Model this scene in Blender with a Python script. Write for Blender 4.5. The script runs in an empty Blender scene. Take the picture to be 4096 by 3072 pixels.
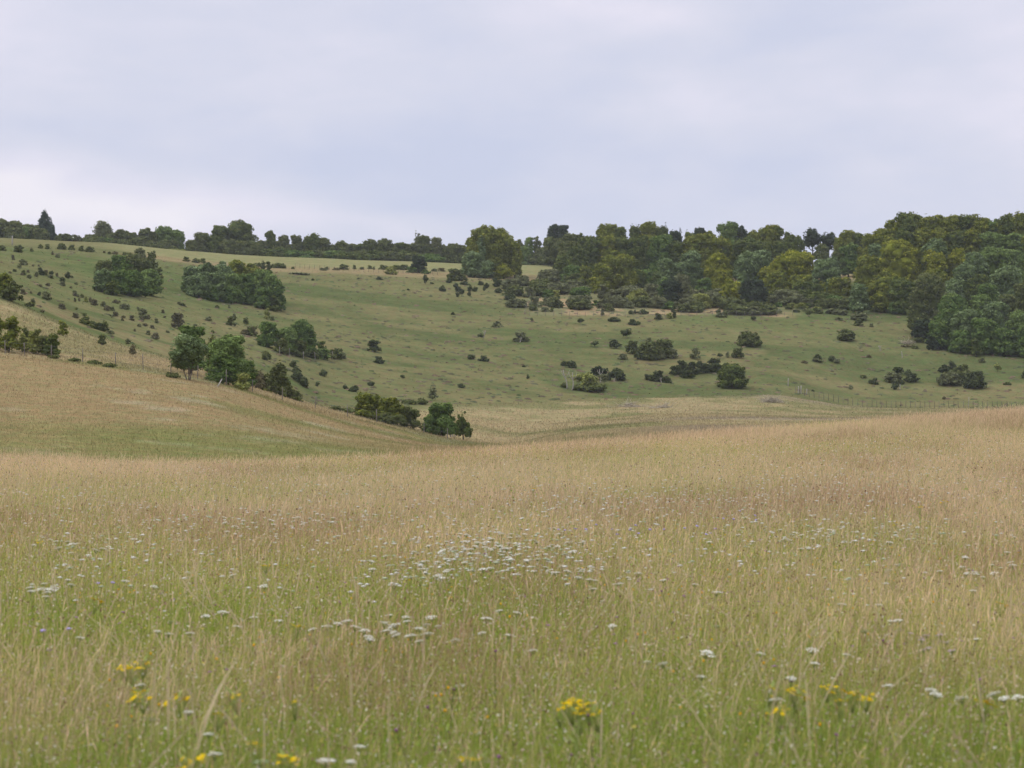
import bpy, math
import numpy as np
from mathutils import Vector

R = math.radians
sc = bpy.context.scene
col = sc.collection

# ------------------------------------------------------------------ camera
CAM_H = 1.6
F = 9238.0                      # focal length in pixels of the 4096 px wide frame
PITCH = math.atan((1780 - 1536) / F)
cam_d = bpy.data.cameras.new('camera')
cam_d.sensor_width = 36.0
cam_d.lens = F / 4096 * 36.0
cam_d.clip_start = 0.2
cam_d.clip_end = 20000
cam_d.dof.use_dof = True
cam_d.dof.focus_distance = 70.0
cam_d.dof.aperture_fstop = 5.6
cam = bpy.data.objects.new('camera', cam_d)
cam.location = (0, 0, CAM_H)
cam.rotation_euler = (math.pi / 2 + PITCH, 0, 0)
col.objects.link(cam)
sc.camera = cam

# ------------------------------------------------------------------ world: overcast sky
SUN_EL, SUN_AZ = R(50), R(-110)          # azimuth measured from +Y (view direction) towards +X
world = bpy.data.worlds.new('World')
sc.world = world
world.use_nodes = True
nt = world.node_tree
nt.nodes.clear()
def wn(t, **k):
    n = nt.nodes.new(t)
    for a, b in k.items():
        setattr(n, a, b)
    return n
L = nt.links.new
out = wn('ShaderNodeOutputWorld'); bg = wn('ShaderNodeBackground')
L(bg.outputs[0], out.inputs[0])
sky = wn('ShaderNodeTexSky'); sky.sky_type = 'NISHITA'; sky.sun_disc = False
sky.sun_elevation = SUN_EL; sky.sun_rotation = SUN_AZ
tc = wn('ShaderNodeTexCoord')
def noise(scale, detail, mscale, loc=(0, 0, 0), rough=0.5, dist=0.0):
    mp = wn('ShaderNodeMapping'); mp.inputs['Scale'].default_value = mscale
    mp.inputs['Location'].default_value = loc
    n = wn('ShaderNodeTexNoise'); n.inputs['Scale'].default_value = scale
    n.inputs['Detail'].default_value = detail; n.inputs['Roughness'].default_value = rough
    n.inputs['Distortion'].default_value = dist
    L(tc.outputs['Generated'], mp.inputs[0]); L(mp.outputs[0], n.inputs['Vector'])
    return n
def mth(op, a, b=None, c=None):
    m = wn('ShaderNodeMath', operation=op)
    for i, v in enumerate((a, b, c)):
        if v is None: continue
        if isinstance(v, (int, float)): m.inputs[i].default_value = v
        else: L(v, m.inputs[i])
    return m.outputs[0]
n1 = noise(6.0, 5.0, (1, 1, 2.0), (0.3, 0, 1.7), 0.5, 0.3)
n2 = noise(16.0, 3.0, (1, 1, 3.0), (2.0, 0, 0.4), 0.55, 0.2)
n3 = noise(9.0, 3.0, (1, 1, 2.0), (5.0, 1.0, 3.4), 0.5)
# warp the direction a little so that the cloud breaks have soft uneven borders
wv = wn('ShaderNodeVectorMath', operation='MULTIPLY_ADD')
L(n3.outputs['Color'], wv.inputs[0]); wv.inputs[1].default_value = (0.10, 0.0, 0.045)
L(tc.outputs['Generated'], wv.inputs[2])
def cdir(px, py):
    return ((px - 2048) / F + 0.05, 0.0, (1780 - py) / F + 0.0225)
def glow(px, py, rx, ry, amp):
    s = wn('ShaderNodeVectorMath', operation='SUBTRACT'); L(wv.outputs[0], s.inputs[0])
    s.inputs[1].default_value = cdir(px, py)
    m = wn('ShaderNodeVectorMath', operation='MULTIPLY'); L(s.outputs[0], m.inputs[0])
    m.inputs[1].default_value = (F / rx, 0, F / ry)
    ln = wn('ShaderNodeVectorMath', operation='LENGTH'); L(m.outputs[0], ln.inputs[0])
    mr = wn('ShaderNodeMapRange', interpolation_type='SMOOTHSTEP')
    L(ln.outputs['Value'], mr.inputs['Value'])
    mr.inputs['From Min'].default_value = 0.0; mr.inputs['From Max'].default_value = 1.0
    mr.inputs['To Min'].default_value = amp; mr.inputs['To Max'].default_value = 0.0
    return mr.outputs[0]
tot = mth('MULTIPLY_ADD', n1.outputs['Fac'], 0.9, -0.10)
tot = mth('ADD', tot, mth('MULTIPLY_ADD', n2.outputs['Fac'], 0.6, -0.28))
for g in ((300, 860, 1500, 290, 0.62), (-150, 260, 900, 420, 0.40), (2300, 60, 900, 300, 0.34),
          (4300, 300, 1300, 700, 0.42), (3000, 430, 900, 260, 0.22), (1500, 420, 900, 220, 0.16),
          (1700, 600, 1500, 330, -0.25), (3700, 560, 800, 180, -0.12), (1300, 900, 900, 120, 0.18)):
    tot = mth('ADD', tot, glow(*g))
ramp = wn('ShaderNodeValToRGB')
L(tot, ramp.inputs[0])
cr = ramp.color_ramp
cr.elements[0].position = 0.10; cr.elements[0].color = (0.575, 0.615, 0.775, 1)
cr.elements[1].position = 1.0; cr.elements[1].color = (0.86, 0.83, 0.90, 1)
e = cr.elements.new(0.45); e.color = (0.665, 0.68, 0.805, 1)
e = cr.elements.new(0.75); e.color = (0.76, 0.745, 0.86, 1)
skm = wn('ShaderNodeVectorMath', operation='SCALE'); L(sky.outputs[0], skm.inputs[0]); skm.inputs['Scale'].default_value = 0.08 / 0.1
mix = wn('ShaderNodeMix', data_type='RGBA'); mix.inputs['Factor'].default_value = 0.94
L(skm.outputs[0], mix.inputs[6])
clm = wn('ShaderNodeVectorMath', operation='SCALE'); L(ramp.outputs[0], clm.inputs[0]); clm.inputs['Scale'].default_value = 10.7
L(clm.outputs[0], mix.inputs[7])
# an overcast sky is brighter overhead than near the horizon
sx = wn('ShaderNodeSeparateXYZ'); L(tc.outputs['Generated'], sx.inputs[0])
zr = wn('ShaderNodeMapRange', interpolation_type='SMOOTHSTEP'); L(sx.outputs['Z'], zr.inputs['Value'])
zr.inputs['From Min'].default_value = 0.2; zr.inputs['From Max'].default_value = 0.95
zr.inputs['To Min'].default_value = 1.0; zr.inputs['To Max'].default_value = 2.3
zs = wn('ShaderNodeVectorMath', operation='SCALE'); L(mix.outputs[2], zs.inputs[0]); L(zr.outputs[0], zs.inputs['Scale'])
L(zs.outputs[0], bg.inputs['Color'])
bg.inputs['Strength'].default_value = 0.1

sun_d = bpy.data.lights.new('sun', 'SUN')
sun_d.energy = 1.2; sun_d.angle = R(20); sun_d.color = (1.0, 0.95, 0.88)
sun = bpy.data.objects.new('sun', sun_d)
sd = Vector((math.sin(SUN_AZ) * math.cos(SUN_EL), math.cos(SUN_AZ) * math.cos(SUN_EL), math.sin(SUN_EL)))
sun.rotation_euler = (-sd).to_track_quat('-Z', 'Y').to_euler()
col.objects.link(sun)

vs = sc.view_settings
vs.view_transform = 'Standard'; vs.look = 'None'; vs.exposure = 0.0; vs.gamma = 1.0
vs.use_curve_mapping = False
sc.cycles.max_bounces = 6
sc.cycles.diffuse_bounces = 3
sc.cycles.transmission_bounces = 3
sc.cycles.volume_bounces = 1

# ------------------------------------------------------------------ helpers
rng = np.random.default_rng(11)

def ray(px, py):
    """pixel of the photograph -> (azimuth, rise per horizontal metre)"""
    xc = (np.asarray(px, float) - 2048) / F; zc = (1536 - np.asarray(py, float)) / F
    yw = math.cos(PITCH) - zc * math.sin(PITCH); zw = math.sin(PITCH) + zc * math.cos(PITCH)
    return np.arctan2(xc, yw), zw / np.hypot(xc, yw)

def slopes(h, d):
    """monotone cubic (PCHIP) slopes along axis 0"""
    m = np.zeros((h.shape[0] + 1,) + d.shape[1:])
    w1 = 2 * h[1:] + h[:-1]; w2 = h[1:] + 2 * h[:-1]
    with np.errstate(divide='ignore', invalid='ignore'):
        hm = (w1 + w2) / (w1 / d[:-1] + w2 / d[1:])
    m[1:-1] = np.where(d[:-1] * d[1:] > 0, hm, 0.0)
    m[0] = d[0]; m[-1] = d[-1]
    return m

def pchip(x, y, xq):
    x = np.asarray(x, float); y = np.asarray(y, float)
    h = np.diff(x); d = np.diff(y) / h
    m = slopes(h, d)
    xq = np.clip(xq, x[0], x[-1])
    i = np.clip(np.searchsorted(x, xq) - 1, 0, len(h) - 1)
    t = (xq - x[i]) / h[i]
    return ((1 + 2 * t) * (1 - t) ** 2 * y[i] + t * (1 - t) ** 2 * h[i] * m[i]
            + t * t * (3 - 2 * t) * y[i + 1] + t * t * (t - 1) * h[i] * m[i + 1])

_lat = np.random.default_rng(5).random((256, 256))
def vnoise(x, y):
    xi = np.floor(x).astype(int); yi = np.floor(y).astype(int)
    fx = x - xi; fy = y - yi
    fx = fx * fx * (3 - 2 * fx); fy = fy * fy * (3 - 2 * fy)
    g = lambda a, b: _lat[a & 255, b & 255]
    return ((g(xi, yi) * (1 - fx) + g(xi + 1, yi) * fx) * (1 - fy)
            + (g(xi, yi + 1) * (1 - fx) + g(xi + 1, yi + 1) * fx) * fy)
def fbm(x, y, s, o=3, seed=0):
    v = 0; a = 1; t = 0; x = x / s + 37.1 * seed; y = y / s + 17.7 * seed
    for k in range(o):
        v = v + a * vnoise(x * 2 ** k + 9.3 * k, y * 2 ** k + 4.1 * k); t += a; a *= 0.55
    return v / t

def tag(o, label=None, cat=None, group=None, kind=None):
    if label: o['label'] = label
    if cat: o['category'] = cat
    if group: o['group'] = group
    if kind: o['kind'] = kind
    return o

def mesh_from(name, co, faces_flat, counts, colors=None, mat=None, smooth=False, parent=None, link=True):
    me = bpy.data.meshes.new(name)
    co = np.ascontiguousarray(co, dtype=np.float32)
    me.vertices.add(len(co)); me.vertices.foreach_set('co', co.ravel())
    faces_flat = np.ascontiguousarray(faces_flat, dtype=np.int32).ravel()
    me.loops.add(len(faces_flat)); me.loops.foreach_set('vertex_index', faces_flat)
    counts = np.asarray(counts, dtype=np.int32)
    starts = np.concatenate(([0], np.cumsum(counts)[:-1])).astype(np.int32)
    me.polygons.add(len(counts)); me.polygons.foreach_set('loop_start', starts)
    if smooth: me.polygons.foreach_set('use_smooth', np.ones(len(counts), dtype=bool))
    me.update(calc_edges=True)
    if colors is not None:
        a = me.attributes.new('tint', 'FLOAT_COLOR', 'POINT')
        c = np.ones((len(co), 4), dtype=np.float32); c[:, :3] = colors
        a.data.foreach_set('color', c.ravel())
    if mat: me.materials.append(mat)
    if not link: return me
    o = bpy.data.objects.new(name, me); col.objects.link(o)
    if parent is not None: o.parent = parent
    return o

class MB:
    """collects several shapes into one mesh"""
    def __init__(s): s.co = []; s.f = []; s.n = []; s.c = []; s.k = 0
    def add(s, co, faces, color=(1, 1, 1)):
        co = np.asarray(co, float)
        if isinstance(faces, np.ndarray):
            s.f.append((faces + s.k).ravel()); s.n.append(np.full(len(faces), faces.shape[1]))
        else:
            for f in faces:
                s.f.append(np.array(f) + s.k); s.n.append(np.array([len(f)]))
        c = np.asarray(color, float)
        if c.ndim == 1: c = np.tile(c, (len(co), 1))
        s.co.append(co); s.c.append(c); s.k += len(co)
    def tube(s, pts, rad, sides=6, color=(1, 1, 1), cap=True):
        pts = np.asarray(pts, float); rad = np.asarray(rad, float)
        n = len(pts); a = np.arange(sides) * 2 * math.pi / sides
        t = np.gradient(pts, axis=0); t /= np.linalg.norm(t, axis=1)[:, None] + 1e-9
        ref = np.array([0.31, 0.95, 0.05]) if abs(t[0, 1]) < .9 else np.array([1., 0, 0])
        u = np.cross(t, ref); u /= np.linalg.norm(u, axis=1)[:, None] + 1e-9
        v = np.cross(t, u)
        co = pts[:, None] + rad[:, None, None] * (np.cos(a)[None, :, None] * u[:, None] + np.sin(a)[None, :, None] * v[:, None])
        i = np.arange(n - 1)[:, None] * sides; j = np.arange(sides)[None]; j2 = (j + 1) % sides
        q = np.stack([i + j, i + j2, i + sides + j2, i + sides + j], -1).reshape(-1, 4)
        k0 = s.k
        s.add(co.reshape(-1, 3), q, color)
        if cap:
            s.f.append(k0 + np.arange(sides)[::-1]); s.n.append(np.array([sides]))
            s.f.append(k0 + (n - 1) * sides + np.arange(sides)); s.n.append(np.array([sides]))
    def build(s, name, mat, parent=None, smooth=False, link=True):
        return mesh_from(name, np.concatenate(s.co), np.concatenate(s.f), np.concatenate(s.n),
                         np.concatenate(s.c), mat, smooth, parent, link)

# ------------------------------------------------------------------ materials
def mat_base(name):
    m = bpy.data.materials.new(name); m.use_nodes = True
    t = m.node_tree; t.nodes.clear()
    o = t.nodes.new('ShaderNodeOutputMaterial')
    at = t.nodes.new('ShaderNodeAttribute'); at.attribute_name = 'tint'
    return m, t, o, at

def leaf_material(name, trans=0.3, nscale=1.2, namt=0.35):
    m, t, o, at = mat_base(name)
    tcn = t.nodes.new('ShaderNodeTexCoord'); nz = t.nodes.new('ShaderNodeTexNoise')
    nz.inputs['Scale'].default_value = nscale; nz.inputs['Detail'].default_value = 2
    t.links.new(tcn.outputs['Object'], nz.inputs['Vector'])
    mr = t.nodes.new('ShaderNodeMapRange'); t.links.new(nz.outputs['Fac'], mr.inputs['Value'])
    mr.inputs['From Min'].default_value = 0.25; mr.inputs['From Max'].default_value = 0.75
    mr.inputs['To Min'].default_value = 1 - namt; mr.inputs['To Max'].default_value = 1 + namt
    sc_ = t.nodes.new('ShaderNodeVectorMath'); sc_.operation = 'SCALE'
    t.links.new(at.outputs['Color'], sc_.inputs[0]); t.links.new(mr.outputs[0], sc_.inputs['Scale'])
    d = t.nodes.new('ShaderNodeBsdfDiffuse'); tr = t.nodes.new('ShaderNodeBsdfTranslucent')
    t.links.new(sc_.outputs[0], d.inputs['Color']); t.links.new(sc_.outputs[0], tr.inputs['Color'])
    mx = t.nodes.new('ShaderNodeMixShader'); mx.inputs[0].default_value = trans
    t.links.new(d.outputs[0], mx.inputs[1]); t.links.new(tr.outputs[0], mx.inputs[2])
    t.links.new(mx.outputs[0], o.inputs[0])
    return m

M_LEAF = leaf_material('foliage', 0.25, 0.6, 0.25)
M_GRASS = leaf_material('grass_blades', 0.45, 2.0, 0.12)
M_PETAL = leaf_material('petals', 0.12, 30.0, 0.06)

def wood_material():
    m, t, o, at = mat_base('wood_bark')
    tcn = t.nodes.new('ShaderNodeTexCoord')
    mp = t.nodes.new('ShaderNodeMapping'); mp.inputs['Scale'].default_value = (6, 6, 1.2)
    nz = t.nodes.new('ShaderNodeTexNoise'); nz.inputs['Scale'].default_value = 3; nz.inputs['Detail'].default_value = 5
    t.links.new(tcn.outputs['Object'], mp.inputs[0]); t.links.new(mp.outputs[0], nz.inputs['Vector'])
    mr = t.nodes.new('ShaderNodeMapRange'); t.links.new(nz.outputs['Fac'], mr.inputs['Value'])
    mr.inputs['To Min'].default_value = 0.6; mr.inputs['To Max'].default_value = 1.4
    s_ = t.nodes.new('ShaderNodeVectorMath'); s_.operation = 'SCALE'
    t.links.new(at.outputs['Color'], s_.inputs[0]); t.links.new(mr.outputs[0], s_.inputs['Scale'])
    p = t.nodes.new('ShaderNodeBsdfPrincipled'); p.inputs['Roughness'].default_value = 0.9
    p.inputs['Specular IOR Level'].default_value = 0.2
    bp = t.nodes.new('ShaderNodeBump'); bp.inputs['Strength'].default_value = 0.5; bp.inputs['Distance'].default_value = 0.03
    t.links.new(nz.outputs['Fac'], bp.inputs['Height']); t.links.new(bp.outputs[0], p.inputs['Normal'])
    t.links.new(s_.outputs[0], p.inputs['Base Color']); t.links.new(p.outputs[0], o.inputs[0])
    return m
M_WOOD = wood_material()

def ground_material(name, s1, s2, amt, bump):
    m, t, o, at = mat_base(name)
    g = t.nodes.new('ShaderNodeNewGeometry')
    def nz(scale, detail, rough=0.6):
        n = t.nodes.new('ShaderNodeTexNoise'); n.inputs['Scale'].default_value = scale
        n.inputs['Detail'].default_value = detail; n.inputs['Roughness'].default_value = rough
        t.links.new(g.outputs['Position'], n.inputs['Vector']); return n
    a = nz(s1, 5); b = nz(s2, 4, 0.7)
    ad = t.nodes.new('ShaderNodeMath'); ad.operation = 'ADD'
    t.links.new(a.outputs['Fac'], ad.inputs[0]); t.links.new(b.outputs['Fac'], ad.inputs[1])
    mr = t.nodes.new('ShaderNodeMapRange'); t.links.new(ad.outputs[0], mr.inputs['Value'])
    mr.inputs['From Min'].default_value = 0.6; mr.inputs['From Max'].default_value = 1.4
    mr.inputs['To Min'].default_value = 1 - amt; mr.inputs['To Max'].default_value = 1 + amt
    s_ = t.nodes.new('ShaderNodeVectorMath'); s_.operation = 'SCALE'
    t.links.new(at.outputs['Color'], s_.inputs[0]); t.links.new(mr.outputs[0], s_.inputs['Scale'])
    # slight shift between straw and green from spot to spot
    c = nz(s1 * 2.7, 4)
    hs = t.nodes.new('ShaderNodeMix'); hs.data_type = 'RGBA'; hs.blend_type = 'MULTIPLY'
    rp = t.nodes.new('ShaderNodeValToRGB'); t.links.new(c.outputs['Fac'], rp.inputs[0])
    rp.color_ramp.elements[0].position = 0.38; rp.color_ramp.elements[0].color = (1.12, 0.97, 0.95, 1)
    rp.color_ramp.elements[1].position = 0.62; rp.color_ramp.elements[1].color = (0.88, 1.02, 0.85, 1)
    hs.inputs['Factor'].default_value = 1.0
    t.links.new(s_.outputs[0], hs.inputs[6]); t.links.new(rp.outputs[0], hs.inputs[7])
    p = t.nodes.new('ShaderNodeBsdfDiffuse')
    bp = t.nodes.new('ShaderNodeBump'); bp.inputs['Strength'].default_value = 0.7; bp.inputs['Distance'].default_value = bump
    t.links.new(ad.outputs[0], bp.inputs['Height']); t.links.new(bp.outputs[0], p.inputs['Normal'])
    t.links.new(hs.outputs[2], p.inputs['Color']); t.links.new(p.outputs[0], o.inputs[0])
    return m
M_TURF = ground_material('turf', 0.30, 2.0, 0.34, 0.35)
M_ROUGH = ground_material('rough_grass', 0.5, 3.0, 0.34, 0.3)
M_SOIL = ground_material('meadow_floor', 1.5, 9.0, 0.3, 0.08)

# ------------------------------------------------------------------ terrain profile
# rows of the land as seen from the camera: px -> distance and px -> photo row of that line
def rowfn(pairs):
    x = [p[0] for p in pairs]; v = [p[1] for p in pairs]
    return lambda q: pchip(x, v, q)
crest_y = rowfn([(-700, 1815), (0, 1832), (500, 1850), (1000, 1846), (1500, 1826), (1900, 1800), (2300, 1768), (2800, 1732), (3400, 1692), (3800, 1662), (4096, 1640), (4800, 1600)])
crest_d = rowfn([(-700, 54), (0, 54), (1000, 60), (1900, 66), (2800, 76), (3400, 84), (4096, 94), (4800, 100)])
foot_y = rowfn([(-700, 1850), (0, 1868), (500, 1880), (1000, 1872), (1500, 1850), (1900, 1822), (2300, 1790), (2800, 1752), (3400, 1712), (3800, 1690), (4096, 1672), (4800, 1640)])
foot_d = rowfn([(-700, 96), (0, 98), (1000, 108), (1500, 118), (1900, 130), (2300, 150), (2800, 180), (3400, 220), (4096, 250), (4800, 260)])
fence_y = rowfn([(-700, 1310), (0, 1412), (300, 1440), (600, 1478), (800, 1512), (1000, 1560), (1300, 1642), (1600, 1712), (1850, 1762), (2000, 1770), (2300, 1712), (2800, 1668), (3400, 1664), (4096, 1662), (4800, 1640)])
fence_d = rowfn([(-700, 195), (0, 195), (800, 192), (1300, 210), (1850, 235), (2300, 260), (2800, 280), (3400, 300), (4096, 310), (4800, 320)])
low_y = rowfn([(-700, 1080), (0, 1205), (300, 1320), (600, 1415), (900, 1500), (1150, 1575), (1300, 1622), (1500, 1628), (1800, 1618), (2300, 1608), (2800, 1592), (3100, 1585), (3250, 1602), (3400, 1624), (3600, 1632), (4096, 1640), (4800, 1620)])
low_d = rowfn([(-700, 250), (0, 255), (600, 252), (1000, 255), (1300, 280), (1800, 315), (2300, 340), (2800, 350), (3400, 365), (4096, 372), (4800, 380)])
mid_y = rowfn([(-700, 1020), (0, 1095), (300, 1180), (600, 1240), (1000, 1320), (1400, 1360), (1900, 1370), (2300, 1355), (2800, 1350), (3200, 1360), (3600, 1395), (4096, 1410), (4800, 1390)])
mid_d = rowfn([(-700, 350), (0, 355), (1000, 375), (1900, 405), (2800, 420), (3400, 430), (4096, 435), (4800, 440)])
top_y = rowfn([(-700, 958), (0, 979), (380, 999), (700, 1036), (1000, 1072), (1500, 1092), (1900, 1102), (2400, 1120), (3000, 1120), (3600, 1105), (4096, 1085), (4800, 1050)])
top_d = rowfn([(-700, 500), (0, 505), (1000, 520), (1900, 540), (2800, 550), (4096, 540), (4800, 540)])
back_y = rowfn([(-700, 955), (0, 974), (380, 992), (700, 1018), (1000, 1036), (1500, 1054), (1900, 1066), (2400, 1072), (3000, 1076), (3600, 1070), (4096, 1060), (4800, 1035)])
back_d = rowfn([(-700, 640), (0, 640), (1900, 660), (4096, 650), (4800, 650)])

NODES = 13
def profile(az):
    """distance and height of the profile nodes for azimuths az; arrays (NODES, n)"""
    px = 2048 + F * np.tan(np.clip(az, R(-15.5), R(15.5)))
    px = np.clip(px, -700, 4800)
    def z(y, d):
        return CAM_H + d * ray(px, y)[1]
    cd = crest_d(px); cz = z(crest_y(px), cd) - 0.42
    D = [0 * px + 3.0, 0 * px + 8.0, cd * 0.45, cd]
    Z = [0 * px, 0 * px, cz * 0.34, cz]
    fd = foot_d(px); fz = z(foot_y(px), fd)
    D.append(cd + (fd - cd) * 0.5); Z.append(np.minimum(cz, fz) - 0.9)
    D.append(fd); Z.append(fz)
    for yf, df in ((fence_y, fence_d), (low_y, low_d), (mid_y, mid_d), (top_y, top_d), (back_y, back_d)):
        d = df(px); D.append(d); Z.append(z(yf(px), d))
    D.append(0 * px + 900); Z.append(Z[-1] + 3.0)
    D.append(0 * px + 6000); Z.append(Z[-2] - 60.0)
    return np.array(D), np.array(Z)

# dense table of the terrain on an (azimuth, row) grid
az_in = np.arange(-15.5, 15.5001, 0.1)
az_out = np.concatenate((np.arange(-180, -15.6, 6.0), az_in, np.arange(18, 180.01, 6.0)))
AZ = np.unique(np.round(np.radians(az_out), 6))
SUB = [1, 4, 20, 24, 10, 10, 60, 44, 70, 70, 20, 8, 10]   # rows per interval (first: 0..3 m)
PD, PZ = profile(AZ)
PD = np.vstack([np.full((1, len(AZ)), 0.05), PD]); PZ = np.vstack([np.zeros((1, len(AZ))), PZ])
h_ = np.diff(PD, axis=0); d_ = np.diff(PZ, axis=0) / h_
m_ = slopes(h_, d_)
rowsD, rowsZ, rowT = [], [], []
for k in range(NODES):
    n = SUB[k]
    ts = np.arange(n + (k == NODES - 1)) / n
    for t in ts:
        H = h_[k]
        rowsD.append(PD[k] + t * H)
        rowsZ.append((1 + 2 * t) * (1 - t) ** 2 * PZ[k] + t * (1 - t) ** 2 * H * m_[k]
                     + t * t * (3 - 2 * t) * PZ[k + 1] + t * t * (t - 1) * H * m_[k + 1])
        rowT.append(k + t)
GD = np.array(rowsD); GZ = np.array(rowsZ); GT = np.array(rowT) - 1.0
ss_ = lambda t, a, b: (np.clip((t - a) / (b - a), 0, 1))[:, None]
# gentle undulation and small terraces of the far land
gx = GD * np.sin(AZ)[None]; gy = GD * np.cos(AZ)[None]
amp = np.clip((GD - 100) / 200, 0, 1) * np.clip((1500 - GD) / 800, 0, 1)
GZ = GZ + amp * (fbm(gx, gy, 38, 3, 1) - 0.5) * 1.1 + np.clip(GD / 60, 0, 1) * (fbm(gx, gy, 9, 2, 3) - 0.5) * 0.12

GZ = GZ + ss_(GT, 7.0, 7.2) * (1 - ss_(GT, 8.8, 9.0)) * ((fbm(gx * .45, gy * 1.3, 6, 2, 61) - .5) * .55 + (fbm(gx, gy, 2.6, 2, 62) - .5) * .22)

def lookup(az, d, A=None):
    """height (or another grid quantity) at azimuth az and distance d"""
    A = GZ if A is None else A
    az = np.atleast_1d(np.asarray(az, float)); d = np.atleast_1d(np.asarray(d, float))
    i = np.clip(np.searchsorted(AZ, az) - 1, 0, len(AZ) - 2)
    w = np.clip((az - AZ[i]) / (AZ[i + 1] - AZ[i]), 0, 1)
    res = 0
    for ii, ww in ((i, 1 - w), (i + 1, w)):
        Dc = GD[:, ii]                                  # rows x n
        lo = np.zeros(len(d), int); hi = np.full(len(d), len(GT) - 1)
        for _ in range(10):
            mid = (lo + hi) // 2
            c = Dc[mid, np.arange(len(d))] <= d
            lo = np.where(c, mid, lo); hi = np.where(c, hi, mid)
        a = Dc[lo, np.arange(len(d))]; b = Dc[np.minimum(lo + 1, len(GT) - 1), np.arange(len(d))]
        f = np.clip((d - a) / np.maximum(b - a, 1e-6), 0, 1)
        Ac = A if A.ndim == 2 else np.repeat(A[:, None], len(AZ), 1)
        res = res + ww * (Ac[lo, ii] * (1 - f) + Ac[np.minimum(lo + 1, len(GT) - 1), ii] * f)
    return res

def height(x, y):
    return lookup(np.arctan2(x, y), np.hypot(x, y))

def hit(px, py, h=0.0, dmin=2.0, dmax=900.0):
    """point where the sight line through a photo pixel meets the land raised by h"""
    a, s = ray(px, py); a = float(a); s = float(s)
    d = np.geomspace(dmin, dmax, 4000)
    g = lookup(np.full(len(d), a), d) + h
    below = np.nonzero(CAM_H + s * d < g)[0]
    D = d[below[0]] if len(below) else None
    return a, D

# ------------------------------------------------------------------ ground colours (albedo)
def lerp(a, b, t):
    t = np.clip(t, 0, 1)[..., None]
    return a * (1 - t) + b * t
def V(*c): return np.array(c, float)
def ss(a, b, x):
    t = np.clip((x - a) / (b - a), 0, 1); return t * t * (3 - 2 * t)

def ground_color(x, y, T):
    n1 = fbm(x, y, 14, 3, 2); n2 = fbm(x, y, 4.0, 3, 4); n3 = fbm(x * 0.5, y * 1.6, 30, 3, 6)
    az = np.degrees(np.arctan2(x, y))
    shp = x.shape + (3,)
    meadow = lerp(np.broadcast_to(V(.30, .235, .12), shp), V(.14, .16, .055), ss(.45, .65, n1))
    spur = lerp(np.broadcast_to(V(.280, .212, .108), shp), V(.190, .178, .070), ss(.42, .62, 0.5 * n1 + 0.5 * n3))
    spur = lerp(spur, V(.45, .42, .30), ss(.60, .74, n2) * .3)
    spur = lerp(spur, V(.185, .19, .065), ss(0.55, 0.0, T - 5.0) * ss(3.0, -4.0, az) * .7)
    rough = lerp(np.broadcast_to(V(.33, .26, .14), shp), V(.25, .215, .105), ss(.45, .65, n1))
    rough = lerp(rough, V(.19, .185, .085), ss(.75, 1.05, T - 6.0) * .8)
    floor = lerp(np.broadcast_to(V(.31, .25, .135), shp), V(.19, .18, .08), ss(.42, .66, 0.6 * n1 + 0.4 * n2))
    floor = lerp(floor, V(.27, .22, .14), ss(.55, .7, n3) * ss(2, 5, az))
    # right of the combe mouth the floor is open tan grassland, left of it the spur and its scrubby shoulder
    wr = ss(-1.2, 0.8, az)
    lowc = lerp(spur, rough, ss(5.97, 6.03, T)); lowc = lerp(lowc, floor, wr)
    turf = lerp(np.broadcast_to(V(.146, .143, .062), shp), V(.100, .116, .045), ss(.42, .62, n3))
    turf = lerp(turf, V(.19, .165, .078), ss(.56, .72, n1) * .6)
    turf = lerp(turf, V(.085, .125, .038), ss(.56, .74, fbm(x, y, 55, 3, 51)) * .4)
    turf = lerp(turf, V(.20, .172, .085), ss(-3.5, -8, az) * ss(8.3, 7.1, T) * .8 * ss(.35, .55, n1))
    field = lerp(np.broadcast_to(V(.225, .21, .10), shp), V(.20, .20, .09), n2)
    field = lerp(field, V(.165, .155, .07), ss(-9.0, -10.6, az))
    strip = np.broadcast_to(V(.24, .19, .10), shp)
    c = lerp(meadow, lowc, ss(3.5, 4.5, T))
    c = lerp(c, turf, ss(6.94, 7.06, T + (n2 - .5) * .14))
    c = lerp(c, strip, ss(8.88, 8.96, T + (n2 - .5) * .08) * ss(-9.8, -8.5, az))
    c = lerp(c, field, ss(9.10, 9.22, T + (n2 - .5) * .05))
    c = lerp(c, V(.12, .13, .06), ss(9.97, 10.03, T))
    # grass strip enclosed along the wood edge
    px = 2048 + F * np.tan(np.radians(np.clip(az, -20, 20)))
    fy = np.interp(px, [2090, 2130, 2500, 2900, 3060, 3200], [1225, 1264, 1266, 1262, 1272, 1280])
    w = ss(2095, 2120, px) * ss(3230, 3100, px)
    d = np.hypot(x, y); zz = np.interp(px, [2100, 3200], [0, 0])
    return c, w, fy, px, d

def full_color(x, y, z, T):
    c, w, fy, px, d = ground_color(x, y, T)
    row = 1780 - F * (z - CAM_H) / np.maximum(d, 1)         # height on the slope, expressed as a sight line
    w = w * ss(0, -6, row - fy) * ((T > 7) & (T < 9))
    n = fbm(x, y, 6, 3, 8)
    strip = lerp(np.broadcast_to(V(.30, .225, .125), c.shape), V(.17, .165, .08), ss(.45, .62, n))
    c = lerp(c, strip, w * ss(-190, -60, row - fy))
    return c

GT2 = np.repeat(GT[:, None], len(AZ), 1)
GC = full_color(gx, gy, GZ, GT2)

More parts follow.
